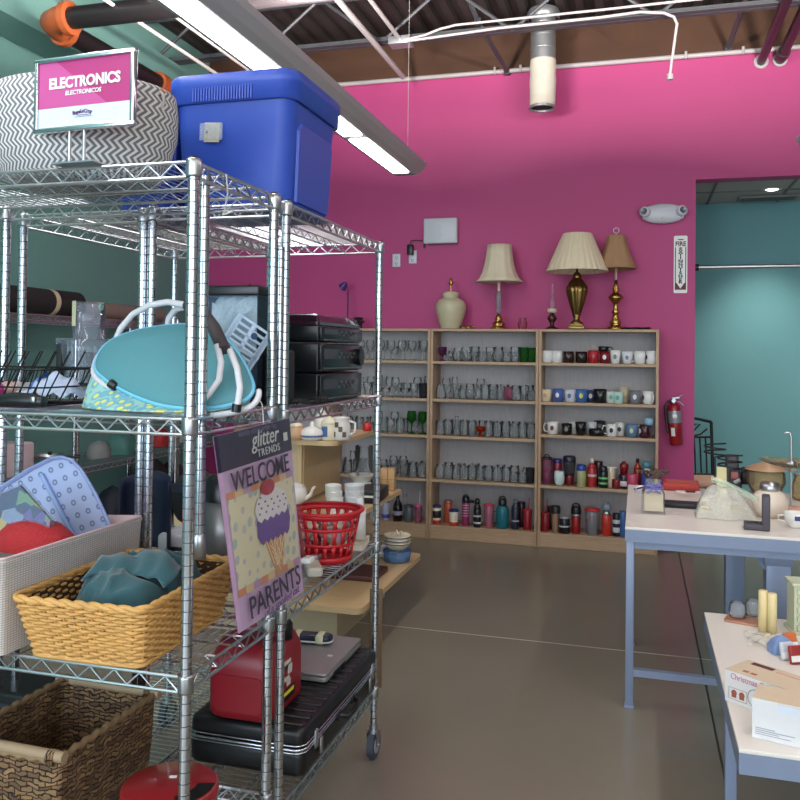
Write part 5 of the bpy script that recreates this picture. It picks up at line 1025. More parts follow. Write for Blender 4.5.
# ---------------------------------------------------------------- stereo rack: third shelf
ZB3 = .824
bc = at(331, 560, Z=ZB3); t = thing('plastic_basket', 'red perforated plastic basket full of little white parts', 'basket', (-1.045, 2.74, ZB3)); RP = mat('basket_red', (190, 26, 36), .4)
r0, r1, hb = .085, .12, .17; n = 60; m = M().use(RP)
def rp(a, f, o=0): r = r0+(r1-r0)*f+o; return (r*cos(a), r*sin(a), f*hb)
def ringband(f0, f1): m.loft([[rp(2*PI*i/n, f) for i in range(n)] for f in (f0, f1)])
for f0, f1 in ((0, .12), (.34, .4), (.66, .72), (.9, 1.0)): ringband(f0, f1)
for f0, f1 in ((.12, .34), (.4, .66), (.72, .9)):
    for i in range(20):
        a = 2*PI*i/20; w_ = .085; m.loft([[rp(a-w_, f0), rp(a+w_, f0)], [rp(a-w_*.6, (f0+f1)/2), rp(a+w_*.6, (f0+f1)/2)], [rp(a-w_, f1), rp(a+w_, f1)]], closed=False)
m.add([rp(2*PI*i/n, 0) for i in range(n)], [tuple(range(n))]); o = m.obj('basket_body', t, solid=.003)
M().use(RP).lathe([(r1-.002, hb-.004), (r1+.012, hb+.0), (r1+.013, hb+.008), (r1-.002, hb+.008)], 48).obj('rim', t)
rnd = random.Random(4)
for i in range(26):
    a = rnd.random()*6.28; r = rnd.random()**.5*.085; z = .06+.07*rnd.random(); c_ = [(196, 190, 186), (176, 150, 160), (150, 140, 136), (206, 196, 170)][i % 4]
    m = M().use(mat('oddpart_%d' % (i % 4), c_, .4)); m.xf((0, 0, 0), rx=rnd.random(), ry=rnd.random())
    (m.rbox((0, 0, 0), (.03, .02, .045), .006) if i % 2 else m.tube([(0, -.02, 0), (.01, 0, .012), (0, .02, 0)], .009, 7))
    m.obj('small_part', None, loc=(-1.045+r*cos(a), 2.74+r*sin(a), ZB3+z), rz=a, label='small %s plastic part jumbled inside the red basket' % ['pale grey', 'mauve', 'taupe', 'cream'][i % 4], cat='plastic part', group='little parts in the red basket (%s)' % ['grey', 'mauve', 'taupe', 'cream'][i % 4])
M().use(BLACK).rbox((0, 0, .085), (.035, .07, .17), .01).obj('black_speaker', None, loc=(-1.15, 2.56, ZB3+.03), label='narrow upright black device left of the red basket', cat='device')
m = M().use(mat('tray_grey', (150, 148, 144), .5)); m.rbox((0, 0, .009), (.24, .3, .018), .01, rv=.004); m.obj('flat_tray', None, loc=(-1.11, 2.42, ZB3), rz=.0, label='flat grey metal tray on the shelf under the red basket corner', cat='tray')
m = M().use(mat('putty', (178, 172, 158), .5)); m.rbox((0, 0, .015), (.05, .16, .03), .012, rv=.008); m.obj('plastic_block', None, loc=(-1.0, 2.5, ZB3+.02), rz=.5, label='putty coloured plastic bar at the front of the third shelf', cat='plastic bar')
t = thing('cable_adapter', 'white cable with chrome plug lying before the red basket', 'cable', (-1.03, 2.47, ZB3+.045)); m = M().use(WHITE).tube([(-.06, -.12, .0), (-.03, -.06, .008), (0, 0, .01), (.02, .05, .008)], .008, 8).rbox((.015, .03, .01), (.03, .05, .02), .006); m.obj('cord', t)
M().use(STEEL).cyl((.02, .055, .01), (.03, .1, .008), .006, n=8).rbox((.02, .07, .01), (.024, .02, .016), .004).obj('plug', t)
t = thing('book', 'pale paperback lying at the far right end of third shelf', 'book', (-1.02, 2.95, ZB3), .15); M().use(mat('page_white', (208, 200, 186), .8)).box((0, 0, .012), (.1, .15, .018)).obj('pages', t); M().use(mat('cover_beige', (190, 176, 150), .5)).box((0, 0, .0225), (.104, .155, .003)).box((0, 0, .0015), (.104, .155, .003)).obj('cover', t)
t = thing('book', 'brown paperback under the pale one at the shelf end', 'book', (-1.2, 2.95, ZB3), .05); M().use(mat('page_white', (208, 200, 186), .8)).box((0, 0, .01), (.07, .11, .014)).obj('pages', t); M().use(mat('cover_brown', (96, 52, 44), .5)).box((0, 0, .0185), (.074, .114, .003)).box((0, 0, .0015), (.074, .114, .003)).obj('cover', t)
M().use(mat('white_bottle', (222, 222, 222), .4)).lathe([(.0005, 0), (.026, 0), (.026, .11), (.014, .13), (.014, .15), (.0005, .15)], 18).obj('white_bottle', None, loc=(-1.0, 2.96, ZB3+.028), label='white plastic bottle behind the red basket', cat='bottle')
# canister + dark things on the left neighbour rack
t = thing('waste_canister', 'brushed steel canister with black lid seen behind the flag', 'canister', (-1.3, 2.48, ZB3)); M().use(mat('canister_steel', (130, 128, 128), .4, .7, noise=.1, stretch=(30, 30, .5))).lathe([(.0005, 0), (.07, 0), (.07, .24), (.0005, .24)], 28).obj('canister_body', t); M().use(BLACK).lathe([(.073, .235), (.074, .29), (.05, .315), (.0005, .315)], 28).obj('lid', t)
t = thing('appliance_base', 'white plastic appliance base between the rack posts', 'appliance', (-1.56, 2.78, ZB3)); M().use(WPL).rbox((0, 0, .03), (.22, .26, .06), .03, rv=.015).obj('base_body', t); M().use(BLACK).rbox((0.02, -.09, .01), (.15, .1, .02), .01).obj('foot_pad', t)
t = thing('duffel_bag', 'black duffel bag with strap buckle behind the rack posts', 'bag', (-1.62, 3.1, ZB3)); m = M().use(mat('black_nylon', (22, 22, 26), .8, noise=.2, scale=14, bump=.5)); m.loft([[(-.2+.4*k/10, (.09+.03*sin(k*.4))*cos(a), .12+(.1+.02*sin(k*1.1))*sin(a)*(.9 if sin(a) > 0 else 1.1)) for a in [2*PI*i/18 for i in range(18)]] for k in range(11)], True); m.obj('bag_body', t); M().use(mat('navy_strap', (30, 36, 54), .7)).box((0, -.125, .17), (.4, .008, .035)).box((.02, -.13, .17), (.05, .012, .045), .004).obj('strap', t)
t = thing('seat_shell', 'navy curved seat shell leaning on the rack', 'seat', (-1.7, 2.62, ZB3)); m = M().use(mat('navy_shell', (26, 34, 62), .5)); m.sheet(lambda u, v: (.1*sin(PI*(u-.5)), .08*cos(PI*(u-.5)), .28*v*(1-.1*abs(u-.5)*2)), 12, 8); m.obj('shell', t, solid=.006)
# ---------------------------------------------------------------- stereo rack: bottom shelf
ZB4 = .272
t = thing('hard_case', 'ribbed black hard shell case with chrome trim on the bottom shelf', 'case', (-1.14, 2.685, ZB4))
CB = mat('case_black', (15, 15, 17), .4, bump=.1); w, d, h = .385, .74, .15
m = M().use(CB).rbox((0, 0, .042), (w, d, .08), .035, 4, rv=.02); m.obj('lower_shell', t)
m = M().use(CB).rbox((0, 0, .118), (w, d, .06), .035, 4, rv=.022)
for i in range(14): m.rbox((.012, -d/2+.05+i*.049, .147), (w*.86, .03, .012), .008, 2, rv=.005)
m.obj('lid', t)
m = M().use(CHROME)
for z in (.078, .088, .1): m.tube([(p[0], p[1], z) for p in rrect(w/2+.0015, d/2+.0015, .036, 5)], .0028 if z != .088 else .0045, 6, True)
m.obj('chrome_trim', t)
for yy in (-.28, .28): M().use(STEEL).box((w/2+.006, yy, .09), (.008, .022, .055), .002).box((w/2+.009, yy+.035*(1 if yy < 0 else -1), .055), (.008, .02, .05), .003).obj('latch', t)
m = M().use(BLACK).tube([(w/2, -.07, .075), (w/2+.03, -.065, .07), (w/2+.034, 0, .068), (w/2+.03, .065, .07), (w/2, .07, .075)], .009, 8); m.box((w/2+.004, -.07, .075), (.012, .03, .03), .003).box((w/2+.004, .07, .075), (.012, .03, .03), .003); m.obj('handle', t)
# gas can
ZC = ZB4+.155; t = thing('gas_can', 'red plastic fuel can lying on the black hard case', 'fuel can', (-1.155, 2.43, ZC), .0)
GC = mat('can_red', (134, 16, 30), .38, noise=.08, scale=10); w, d, h = .215, .27, .225
m = M().use(GC); m.loft([[(p[0], p[1], z) for p in rrect(w/2*sx, d/2*sy, .04, 6)] for sx, sy, z in ((.9, .85, 0), (.99, .97, .012), (1, 1, .03), (1, 1, h*.7), (.97, .97, h*.8), (.86, .9, h*.93), (.8, .8, h))], True); m.obj('can_body', t)
M().use(GC).loft([[(x, -d/2-.004+k, z) for x, z in rrect(w*.38, h*.24, .02, 4)] for k in (0, .006)], True).xf().obj('embossed_panel', t, loc=(0, 0, h*.38))
m = M().use(GC).tube([(-.07, 0, h*.95), (-.05, 0, h+.02), (.02, 0, h+.03), (.06, 0, h*.97)], .014, 8); m.obj('handle', t)
M().use(BLACK).lathe([(.0005, h*.93), (.03, h*.93), (.03, h+.03), (.02, h+.045), (.0005, h+.045)], 18, (.075, .03, 0)).obj('cap', t)
m = M().use(mat('warning_label', (200, 196, 190), .5))
for k, (yy, z, w_, h_) in enumerate(((-.02, .15, .07, .012), (.01, .125, .03, .03), (-.02, .1, .05, .012), (.0, .085, .028, .02))): m.box((w/2+.0008, yy, z), (.0015, w_, h_))
m.use(BLACK).box((w/2+.0008, -.02, .135), (.0014, .09, .012)).box((w/2+.0007, 0, .05), (.0014, .1, .035)).use(mat('warning_yellow', (220, 206, 50), .5)).box((w/2+.0012, .0, .055), (.0015, .08, .012)); m.obj('warning_label', t)
# laptop
t = thing('laptop', 'closed grey laptop on the black hard case behind the fuel can', 'laptop', (-1.155, 2.84, ZB4+.156), .0)
LG_ = mat('laptop_grey', (152, 150, 148), .35, .5); M().use(LG_).rbox((0, 0, .009), (.3, .38, .016), .014, rv=.004).obj('base', t); M().use(LG_).rbox((0, 0, .024), (.3, .38, .011), .014, rv=.004).obj('screen_lid', t); M().use(DARK).box((.147, -.06, .009), (.008, .12, .007)).obj('ports', t); M().use(WHITE).box((.1, -.02, .0302), (.018, .012, .001)).obj('price_tag', t)
t = thing('striped_roll', 'rolled navy and white case held with masking tape on the laptop', 'roll', (-1.18, 2.93, ZB4+.187), .1)
M().use(mat('navy_plastic', (26, 34, 56), .3)).rbox((0, 0, .017), (.18, .06, .03), .028, 4, rv=.012).obj('roll_body', t); M().use(mat('white_rim', (210, 210, 214), .4)).rbox((0, 0, .009), (.184, .064, .006), .03, 4, rv=.002).obj('white_edge', t)
for x in (-.045, .045): M().use(mat('masking_tape', (206, 206, 170), .7)).rbox((x, 0, .0175), (.036, .068, .034), .012).obj('masking_tape', t)
# picture frame leaning at rack end
t = thing('picture_frame', 'wooden picture frame seen edge-on at the far end of the stereo rack', 'picture frame', (-.985, 3.14, .235), -1.25); FRW = wood('frame_wood', (112, 84, 56), (20, 20, 2)); M().use(FRW).box((0, 0, .19), (.03, .05, .38), .003).obj('frame_edge', t); M().use(mat('frame_dark', (60, 42, 30), .5)).box((-.17, .0, .19), (.32, .012, .37)).obj('backing_board', t)
# ---------------------------------------------------------------- things on the wall racks
def roll(x, y0, y1, z, r, c, label, bands=()):
    t = thing('fabric_roll', label, 'fabric roll', (x, y0, z)); Ln = y1-y0
    M().use(mat('roll_%d_%d_%d' % c, c, .8, noise=.1)).cyl((0, 0, 0), (0, Ln, 0), r, n=24).obj('rolled_fabric', t); M().use(mat('roll_core', (190, 170, 140), .8)).cyl((0, -.004, 0), (0, .0, 0), r*.5, n=18).obj('core', t)
    for b in bands: M().use(mat('kraft_band', (196, 180, 150), .7)).cyl((0, b, 0), (0, b+.04, 0), r+.002, n=24).obj('paper_band', t)
roll(-3.6, 3.7, 4.72, 1.755+.085, .083, (34, 26, 28), 'thick dark brown roll with pale paper band on the wall rack', (.73,))
roll(-3.62, 4.78, 5.75, 1.755+.06, .058, (132, 112, 104), 'tan rolled fabric with paper band on the far wall rack', (.16,))
def lump(name, c, size, loc, label, cat, seed, mt=None):
    rnd = random.Random(seed); K = [(rnd.uniform(2, 6), rnd.uniform(0, 6)) for _ in range(4)]
    m = M().use(mt or mat('lump_%d_%d_%d' % c, c, .7, noise=.2, scale=12, bump=.4)); R = []
    for j in range(9):
        f = j/8; r = math.sqrt(max(.0004, 1-(f*1.02-.02)**2)) if f < 1 else .02
        R.append([(size[0]/2*r*cos(a)*(1+.12*sum(sin(k*a+p+f*2) for k, p in K)/2), size[1]/2*r*sin(a)*(1+.12*sum(sin(k*a+p+f*3) for k, p in K)/2), size[2]*f) for a in [2*PI*i/24 for i in range(24)]])
    m.loft(R, True); return m.obj(name, None, loc=loc, label=label, cat=cat)
zr = .773
for i, (px, c, sz, lab, cat) in enumerate(((98, (130, 134, 132), (.16, .22, .12), 'grey wrapped bundle on the wall rack above the polka tray', 'bundle'), (120, (70, 120, 112), (.2, .3, .16), 'green cloth bundle on the wall rack behind the white bin', 'cloth'), (143, (176, 70, 50), (.12, .16, .12), 'rust red cloth item on the wall rack', 'cloth'), (160, (170, 40, 44), (.14, .2, .15), 'bright red item on the wall rack near the doubled posts', 'item'), (182, (150, 150, 140), (.16, .2, .1), 'pale grey folded item at the end of the wall rack shelf', 'item'))):
    p = at(px, 452, X=-3.7); lump('shelf_bundle', c, sz, (-3.7, p.y, zr), lab, cat, i)
m = M().use(STEEL).lathe(open_prof([(.08, 0), (.1, .01), (.1, .08), (.105, .085)]), 24); m.use(BLACK).cyl((.1, 0, .07), (.2, .04, .08), .01, n=8); m.lathe([(.012, .085), (.015, .1), (.0005, .11)], 10); m.obj('saucepan', None, loc=(-3.66, at(50, 450, X=-3.66).y, zr), label='small steel saucepan on the wall rack above the polka tray', cat='saucepan')
for i, (px, c, sz, lab) in enumerate(((110, (40, 36, 38), (.3, .34, .26), 'black bag on the lowest shelf behind the white bin'), (130, (190, 170, 150), (.14, .22, .16), 'beige soft item on the lower shelf behind the white bin'), (150, (28, 30, 46), (.3, .3, .34), 'navy garment heap between the rack posts'), (186, (26, 22, 24), (.36, .36, .5), 'dark heap behind the near rack post'), (206, (52, 24, 34), (.3, .3, .44), 'dark maroon bag at the corner behind the canister'))):
    p = at(px, 515, X=-3.3); lump('soft_heap', c, sz, (-3.68, p.y+.1, .215), lab, 'heap', 20+i)
m = M().use(BW if True else 0)
t = thing('small_rack_goods', 'grey plate and pots stacked on the near wall rack shelf', 'dishes', (-3.68, 4.2, 1.212)); M().use(STEEL).lathe(open_prof([(.06, 0), (.09, .02), (.095, .09)]), 20).obj('pot', t); M().use(DARK).lathe([(.0005, .095), (.09, .095), (.04, .11), (.0005, .115)], 20).obj('pot_lid', t)
m = M().use(mat('stitched_box', (196, 176, 184), .6)).rbox((0, 0, .1), (.25, .5, .2), .02); m.obj('fabric_box', None, loc=(-3.7, 4.08, .772), label='pale pink storage box at left edge of the wall rack', cat='box')
# ---------------------------------------------------------------- tiered wooden display stand
BIR = wood('birch', (206, 176, 132), (1.5, 14, 14), .14, .45); BIRV = wood('birch_upright', (196, 170, 130), (14, 14, 1.5), .14, .45); BIRE = mat('birch_plinth', (190, 172, 140), .6)
SX, SY = -2.4, 4.0
t = thing('display_stand', 'tiered birch display stand behind the stereo rack', 'display stand', (SX, SY, 0))
def slab(x1, y0, y1, z, r, th=.024, x0=0.0):
    pts = [(x0, y0), (x1-r, y0)]+[(x1-r+r*sin(a), y0+r-r*cos(a)) for a in [PI/2*i/5 for i in range(1, 6)]]+[(x1-r+r*cos(a), y1-r+r*sin(a)) for a in [PI/2*i/5 for i in range(6)]]+[(x0, y1)]
    return M().use(BIR).prism(pts, z-th, z)
xb, xm, xt = -1.335-SX, -1.46-SX, -1.64-SX
slab(xb, 0, 1.24, .25, .05, .03).obj('bottom_tier', t); slab(xm, 0.02, 1.2, .665, .04, .026).obj('middle_tier', t); slab(xt, .42, 1.18, 1.04, .06, .026).obj('top_tier', t)
M().use(BIRE).box(((xb-.2)/2, .64, .11), (xb-.2, .88, .22)).obj('plinth', t)
M().use(BIRV).box((.0, .62, .46), (1.2, .03, .4)).box(((xt-.35), .5, .855), (.24, .03, .35)).box((xt-.24, .82, .855), (.03, .62, .35)).obj('upright_panel', t)
ZM, ZTT, ZBT = .666, 1.041, .251
def on(px, py, Z): p = at(px, py, Z=Z); return p
def pot(name, label, cat, px, py, Z, prof, c, parts=(), n=24, s=1, rz=0):
    p = at(px, py, Z=Z) if not isinstance(px, Vector) else px
    t = thing(name, label, cat, (p.x, p.y, Z+.001), rz); t.scale = (s,)*3
    M().use(c if isinstance(c, bpy.types.Material) else mat('pot_%d_%d_%d' % c, c, .25, coat=.3)).lathe(open_prof(prof), n).obj('vessel', t)
    for nm, fn in parts: m = M(); fn(m); m.obj(nm, t)
    return t
WC = mat('white_ceramic', (226, 222, 214), .2, coat=.3)
sp_ = lambda m: m.use(WC).tube([(.06, 0, .03), (.09, 0, .05), (.105, 0, .09), (.12, 0, .1)], lambda k: .014-.007*k, 8)
hd_ = lambda m: m.use(WC).tube([(-.06, 0, .085), (-.1, 0, .09), (-.105, 0, .05), (-.065, 0, .025)], .007, 8)
ld_ = lambda m: m.use(WC).lathe([(.05, .1), (.045, .11), (.012, .12), (.012, .135), (.0005, .14)], 20)
TP_ = [(.04, 0), (.062, .02), (.07, .055), (.058, .09), (.045, .102)]
pot('teapot', 'white teapot with spout to the right on the middle tier', 'teapot', 296, 503, ZM, TP_, WC, (('spout', sp_), ('handle', hd_), ('lid', ld_)), s=1.0)
pot('bowl', 'white bowl at left of the middle tier below the teapot', 'bowl', 299, 512, ZM, [(.04, 0), (.05, .004), (.08, .035)], WC)
BT = mat('blue_print', (70, 100, 160), .4)
def cupstack(n_, r, dz, lab, px, py, c, tilt=0):
    for i in range(n_):
        p = at(px, py, Z=ZM); o = M().use(c).lathe(open_prof([(r*.75, 0), (r*.95, .01), (r, .07), (r*1.02, .075)]), 20).obj('stacked_cup', None, loc=(p.x+tilt*i, p.y, ZM+.001+i*dz), label='%s, %s of the stack' % (lab, ['lowest', 'second', 'third', 'fourth', 'top'][i]), cat='cup', group='stacked white cups on the middle tier')
cupstack(4, .044, .032, 'white cup in the slanted left stack', 336, 517, WHITE, -.006); cupstack(4, .054, .03, 'white cup in the right stack by the rack post', 354, 515, mat('cup_white', (218, 220, 222), .3))
p = at(330, 512, Z=ZM); M().use(mat('navy_lid', (44, 52, 96), .4)).xf(ry=1.45).cyl((0, 0, 0), (0, 0, .012), .05, n=24).obj('navy_lid', None, loc=(p.x+.065, p.y-.02, ZM+.08), label='navy disc lid on edge between the two cup stacks', cat='lid')
pot('bowl', 'wide white bowl behind the right cup stack', 'bowl', 361, 494, ZM, [(.05, 0), (.06, .004), (.1, .06), (.105, .065)], WC, (), s=.8).location.z += .07
M().use(WHITE).lathe([(.0005, 0), (.06, 0), (.065, .07), (.0005, .07)], 20).obj('white_pot', None, loc=at(361, 494, Z=ZM)+Vector((0, 0, .001)), label='white pot carrying the wide bowl behind the cup stacks', cat='pot')
KB = wood('block_wood', (190, 152, 104), (1, 1, 10)); 
for i, (px, w) in enumerate(((384.5, 'left'), (391.5, 'right'))): p = at(px, 490, Z=ZM); M().use(KB).box((0, 0, .07), (.045, .06, .14), .004).use(mat('block_line', (140, 104, 66), .6)).box((0, -.031, .07), (.045, .001, .003)).obj('wood_block', None, loc=(p.x, p.y, ZM+.001), rz=.1, label='%s one of two upright light wood blocks on the tier corner' % w, cat='wood block')
p = at(373, 500, Z=ZM); t = thing('black_tray', 'black box tray with a white strip beside the wood blocks', 'box', (p.x-.02, p.y+.02, ZM+.001), .1); M().use(BLACK).box((0, 0, .035), (.16, .3, .07), .006).obj('box_body', t); M().use(WHITE).box((0, -.151, .04), (.1, .002, .012)).obj('white_strip', t)
pot('glass_vase', 'tall clear cylinder vase standing at the back of the middle tier', 'vase', Vector((-1.66, 5.0, ZM)), 0, ZM, [(.05, 0), (.055, .004), (.056, .29)], GLASS)
# top tier
pot('stoneware_pot', 'small brown and white stoneware pot at the left of the top tier', 'pot', 296, 440, ZTT, [(.035, 0), (.045, .03), (.04, .07), (.035, .08)], (206, 160, 120), (('lid', lambda m: m.use(CREAM).lathe([(.04, .08), (.03, .095), (.008, .1), (.012, .115), (.0005, .12)], 16)),), s=1)
pot('butter_dish', 'white ceramic dish with blue print on the top tier', 'dish', 312, 440, ZTT, [(.05, 0), (.065, .01), (.07, .045)], WC, (('lid', lambda m: m.use(WC).lathe([(.07, .046), (.06, .06), (.03, .075), (.012, .08), (.014, .1), (.0005, .108)], 20)), ('blue_print', lambda m: m.use(BT).lathe([(.0665, .018), (.069, .03)], 20))))
pot('jug', 'white jug with tall pointed lid on the top tier', 'jug', 322, 434, ZTT, [(.04, 0), (.055, .03), (.05, .08), (.04, .11)], WC, (('lid', lambda m: m.use(WC).lathe([(.042, .11), (.03, .125), (.006, .15), (.0005, .16)], 20)),))
pot('canister', 'cream canister with blue lettering print on the top tier', 'canister', 329, 440, ZTT, [(.045, 0), (.048, .004), (.048, .095)], CREAM, (('lid', lambda m: m.use(CREAM).lathe([(.05, .096), (.05, .105), (.02, .125), (.0005, .14)], 20)), ('blue_print', lambda m: m.use(BT).loft([[(.0486*cos(a), .0486*sin(a), z) for a in (-2.3, -2, -1.7, -1.4)] for z in (.02, .08)], closed=False))))
pot('pitcher', 'white pitcher with dark leaf print at right of the top tier', 'pitcher', 341, 440, ZTT, [(.05, 0), (.058, .01), (.055, .08), (.045, .12), (.05, .13)], WC, (('leaf_print', lambda m: [m.use(mat('leaf_print', (96, 84, 70), .5)).loft([[(.058*cos(a), .058*sin(a), z) for a in (a0, a0+.2, a0+.4)] for z in (z0, z0+.03)], closed=False) for a0, z0 in ((-2.2, .02), (-1.5, .05), (-1.9, .075), (-1.1, .02))]), ('handle', lambda m: m.use(WC).tube([(.05, 0, .11), (.085, 0, .1), (.085, 0, .05), (.056, 0, .03)], .007, 8))))
pot('cup', 'small red cup at the far end of the top tier', 'cup', 367, 431, ZTT, [(.025, 0), (.028, .004), (.03, .05)], (190, 40, 40))
# bottom tier
pot('plate_stack', 'blue and white storage tub under striped bowls on the bottom tier', 'tub', 397, 561, ZBT, [(.07, 0), (.08, .005), (.088, .07)], glass('clear_plastic_tub', (110, 150, 200), .6, .1))
p = at(397, 561, Z=ZBT)
for i in range(3):
    t = thing('striped_bowl', 'cream bowl with navy rim stripe, %s of the stack on bottom tier' % ['lowest', 'middle', 'top'][i], 'bowl', (p.x, p.y, ZBT+.074+i*.02), 0, 'striped bowls stacked on the bottom tier')
    M().use(CREAM).lathe(open_prof([(.04, 0), (.05, .004), (.08, .035), (.086, .05)]), 28).obj('bowl_body', t); M().use(mat('navy_stripe', (40, 52, 110), .4)).lathe([(.0825, .038), (.085, .044)], 28).obj('stripe', t)
m = M().use(CREAM)
for k in range(6): m.lathe([(.0005, -.01), (.012, 0), (.0005, .012)], 8, (.03*cos(k), .03*sin(k), .01+.004*(k % 3)))
m.obj('shell_trinkets', None, loc=(p.x, p.y, ZBT+.074+.04+.045), label='little cream trinkets lying in the top striped bowl', cat='trinkets')
p = at(371, 575, Z=ZBT); M().use(mat('maroon_tray', (84, 44, 40), .5)).box((0, 0, .015), (.34, .26, .03), .004).obj('maroon_box', None, loc=(p.x-.1, p.y-.02, ZBT+.001), label='flat maroon box at the front of the bottom tier', cat='box')
M().use(mat('white_dish', (190, 196, 204), .3)).lathe(open_prof([(.05, 0), (.09, .03), (.1, .05)]), 24).obj('dish', None, loc=(p.x-.05, p.y+.45, ZBT+.001), label='pale dish farther back on the bottom tier', cat='dish')
# ---------------------------------------------------------------- tables on the right
LAM = mat('white_laminate', (226, 218, 208), .35, noise=.02); BLU = mat('blue_grey_steel', (126, 138, 162), .4, .15)
t = thing('display_table', 'taller white topped display table with blue grey metal legs', 'table', (-.05, 3.8, 0)); TW, TD, TH = 1.9, 1.24, .795
M().use(LAM).box((TW/2, TD/2, TH-.006), (TW, TD, .012), .001).obj('tabletop', t)
M().use(BLU).box((TW/2, .008, TH-.038), (TW, .016, .052)).box((TW/2, TD-.008, TH-.038), (TW, .016, .052)).box((.008, TD/2, TH-.038), (.016, TD-.034, .052)).box((TW/2, .04, TH-.081), (TW-.04, .03, .032)).obj('apron', t)
for (x, y) in ((.022, .03), (.022, TD-.4), (TW-.03, .03), (TW-.03, TD-.03)): M().use(BLU).box((x, y, (TH-.012)/2), (.034, .034, TH-.012), .002).box((x, y, .006), (.042, .042, .012), .002).obj('leg', t)
t.children[-3].location.y += 0
M().use(BLU).box((.26, .03, .155), (.46, .03, .03)).obj('stretcher', t)
for (x, y, w_) in ((.455, .12, .1), (.665, .11, .096)):
    pass
p1_ = at(734, 590, Y=4.55); p2_ = at(777, 590, Y=3.98)
M().use(BLU).box((p1_.x+.05, 4.55-3.8, .37), (.088, .088, .74), .002).obj('support_post', t)
M().use(BLU).box((p2_.x+.05, .18, .345), (.1, .09, .69), .002).box((p2_.x+.05, .18, .668), (.116, .105, .05), .002).box((p2_.x+.05, .18, .72), (.045, .045, .06)).xf((p2_.x+.05-.09, .18, .685), ry=.9).box((0, 0, 0), (.16, .03, .03)).obj('support_post', t)
t = thing('display_table', 'lower white topped display table nearest the camera at right', 'table', (.267, 2.41, 0)); TW2, TD2, TH2 = 1.5, 1.23, .5
M().use(LAM).box((TW2/2, TD2/2, TH2-.006), (TW2, TD2, .012), .001).obj('tabletop', t)
M().use(BLU).box((TW2/2, .008, TH2-.04), (TW2, .016, .056)).box((TW2/2, TD2-.008, TH2-.04), (TW2, .016, .056)).box((.008, TD2/2, TH2-.04), (.016, TD2-.034, .056)).obj('apron', t)
for (x, y) in ((.022, .42), (.7, TD2-.05), (TW2-.03, .06), (TW2-.03, TD2-.03)): M().use(BLU).box((x, y, (TH2-.012)/2), (.034, .034, TH2-.012), .002).obj('leg', t)
M().use(BLU).box((.25, .33, .4), (.09, .4, .06)).obj('under_rail', t)
T1 = TH+.001; T2 = TH2+.001
# candle jar
p = at(653, 514, Z=T1); t = thing('candle_jar', 'square glass jar holding a beige candle tied with lavender ribbon', 'candle', (p.x, p.y+.045, T1), .05)
sq = lambda a, z, r=.006: [(q[0], q[1], z) for q in rrect(a, a, r, 3)]
m = M().use(glass('thick_glass', (190, 180, 190), .45, .05, (215, 200, 210))); m.use(GLASS).loft([sq(.052, 0), sq(.054, .003), sq(.052, .012), sq(.05, .1), sq(.04, .112), sq(.036, .12), sq(.036, .165), sq(.033, .165), sq(.033, .12), sq(.046, .1), sq(.047, .014)]); m.obj('glass_jar', t)
M().use(mat('beige_wax', (216, 190, 152), .5)).loft([sq(.045, .014), sq(.045, .095), sq(.03, .098)], True).obj('candle', t)
LV = mat('lavender_ribbon', (112, 108, 180), .5); m = M().use(LV).tube([(.04*cos(a), .04*sin(a), .125) for a in [2*PI*i/16 for i in range(16)]], .006, 6, True)
for s_ in (-1, 1): m.tube([(0, -.04, .125), (s_*.03, -.055, .14), (s_*.04, -.05, .12), (0, -.042, .122)], .005, 5).tube([(0, -.045, .12), (s_*.02, -.05, .105), (s_*.03, -.056, .1)], .004, 5)
m.obj('ribbon', t)
M().use(WIRE).tube([(-.05, 0, .125), (-.078, 0, .115), (-.08, 0, .085), (-.052, 0, .078)], .003, 6).obj('wire_handle', t)
m = M().use(mat('twig_brown', (92, 70, 62), .7))
rnd = random.Random(9)
for i in range(26):
    a = rnd.random()*6.28; m.tube([(.03*cos(a), .03*sin(a), .165), (.05*cos(a+.4), .04*sin(a+.4), .19+.02*rnd.random()), (.075*cos(a+.9), .05*sin(a+.9), .185+.03*rnd.random())], .0035, 5)
m.obj('twig_wreath', t)
p = at(637, 490, Z=T1); M().use(mat('purple_pen', (90, 60, 140), .4)).tube([(0, 0, .004), (.05, .09, .004)], .004, 6).obj('purple_strip', None, loc=(p.x-.015, p.y, T1), label='thin purple strip lying at the left corner of the taller table', cat='strip')
p = at(681, 489, Z=T1); t = thing('red_box', 'flat red rectangular box at the back of the taller table', 'box', (p.x, p.y, T1), -.03); M().use(mat('box_red', (172, 50, 40), .5)).box((0, 0, .022), (.19, .16, .04), .003).obj('box_body', t); M().use(mat('box_inset', (190, 90, 76), .5)).box((0, 0, .0425), (.16, .12, .002)).obj('inset', t)
p = at(689, 509, Z=T1); t = thing('black_comb_tray', 'low black tray with comb-like front edge beside the candle jar', 'tray', (p.x-.03, p.y, T1), -.03); m = M().use(mat('tray_black', (34, 34, 38), .5)).box((0, .06, .012), (.26, .1, .02), .003); m.obj('tray_body', t); m = M().use(DARK)
for i in range(22): m.box((-.125+.012*i, .006, .006), (.006, .012, .012))
m.obj('comb_teeth', t)
p = at(690, 497, Z=T1); M().use(BLACK).box((0, 0, .004), (.05, .03, .006)).use(WHITE).box((-.045, 0, .003), (.05, .045, .004)).box((.04, 0, .004), (.02, .03, .004)).obj('small_labels', None, loc=(p.x, p.y+.02, T1+.022), label='little black and white card on the black tray', cat='card')
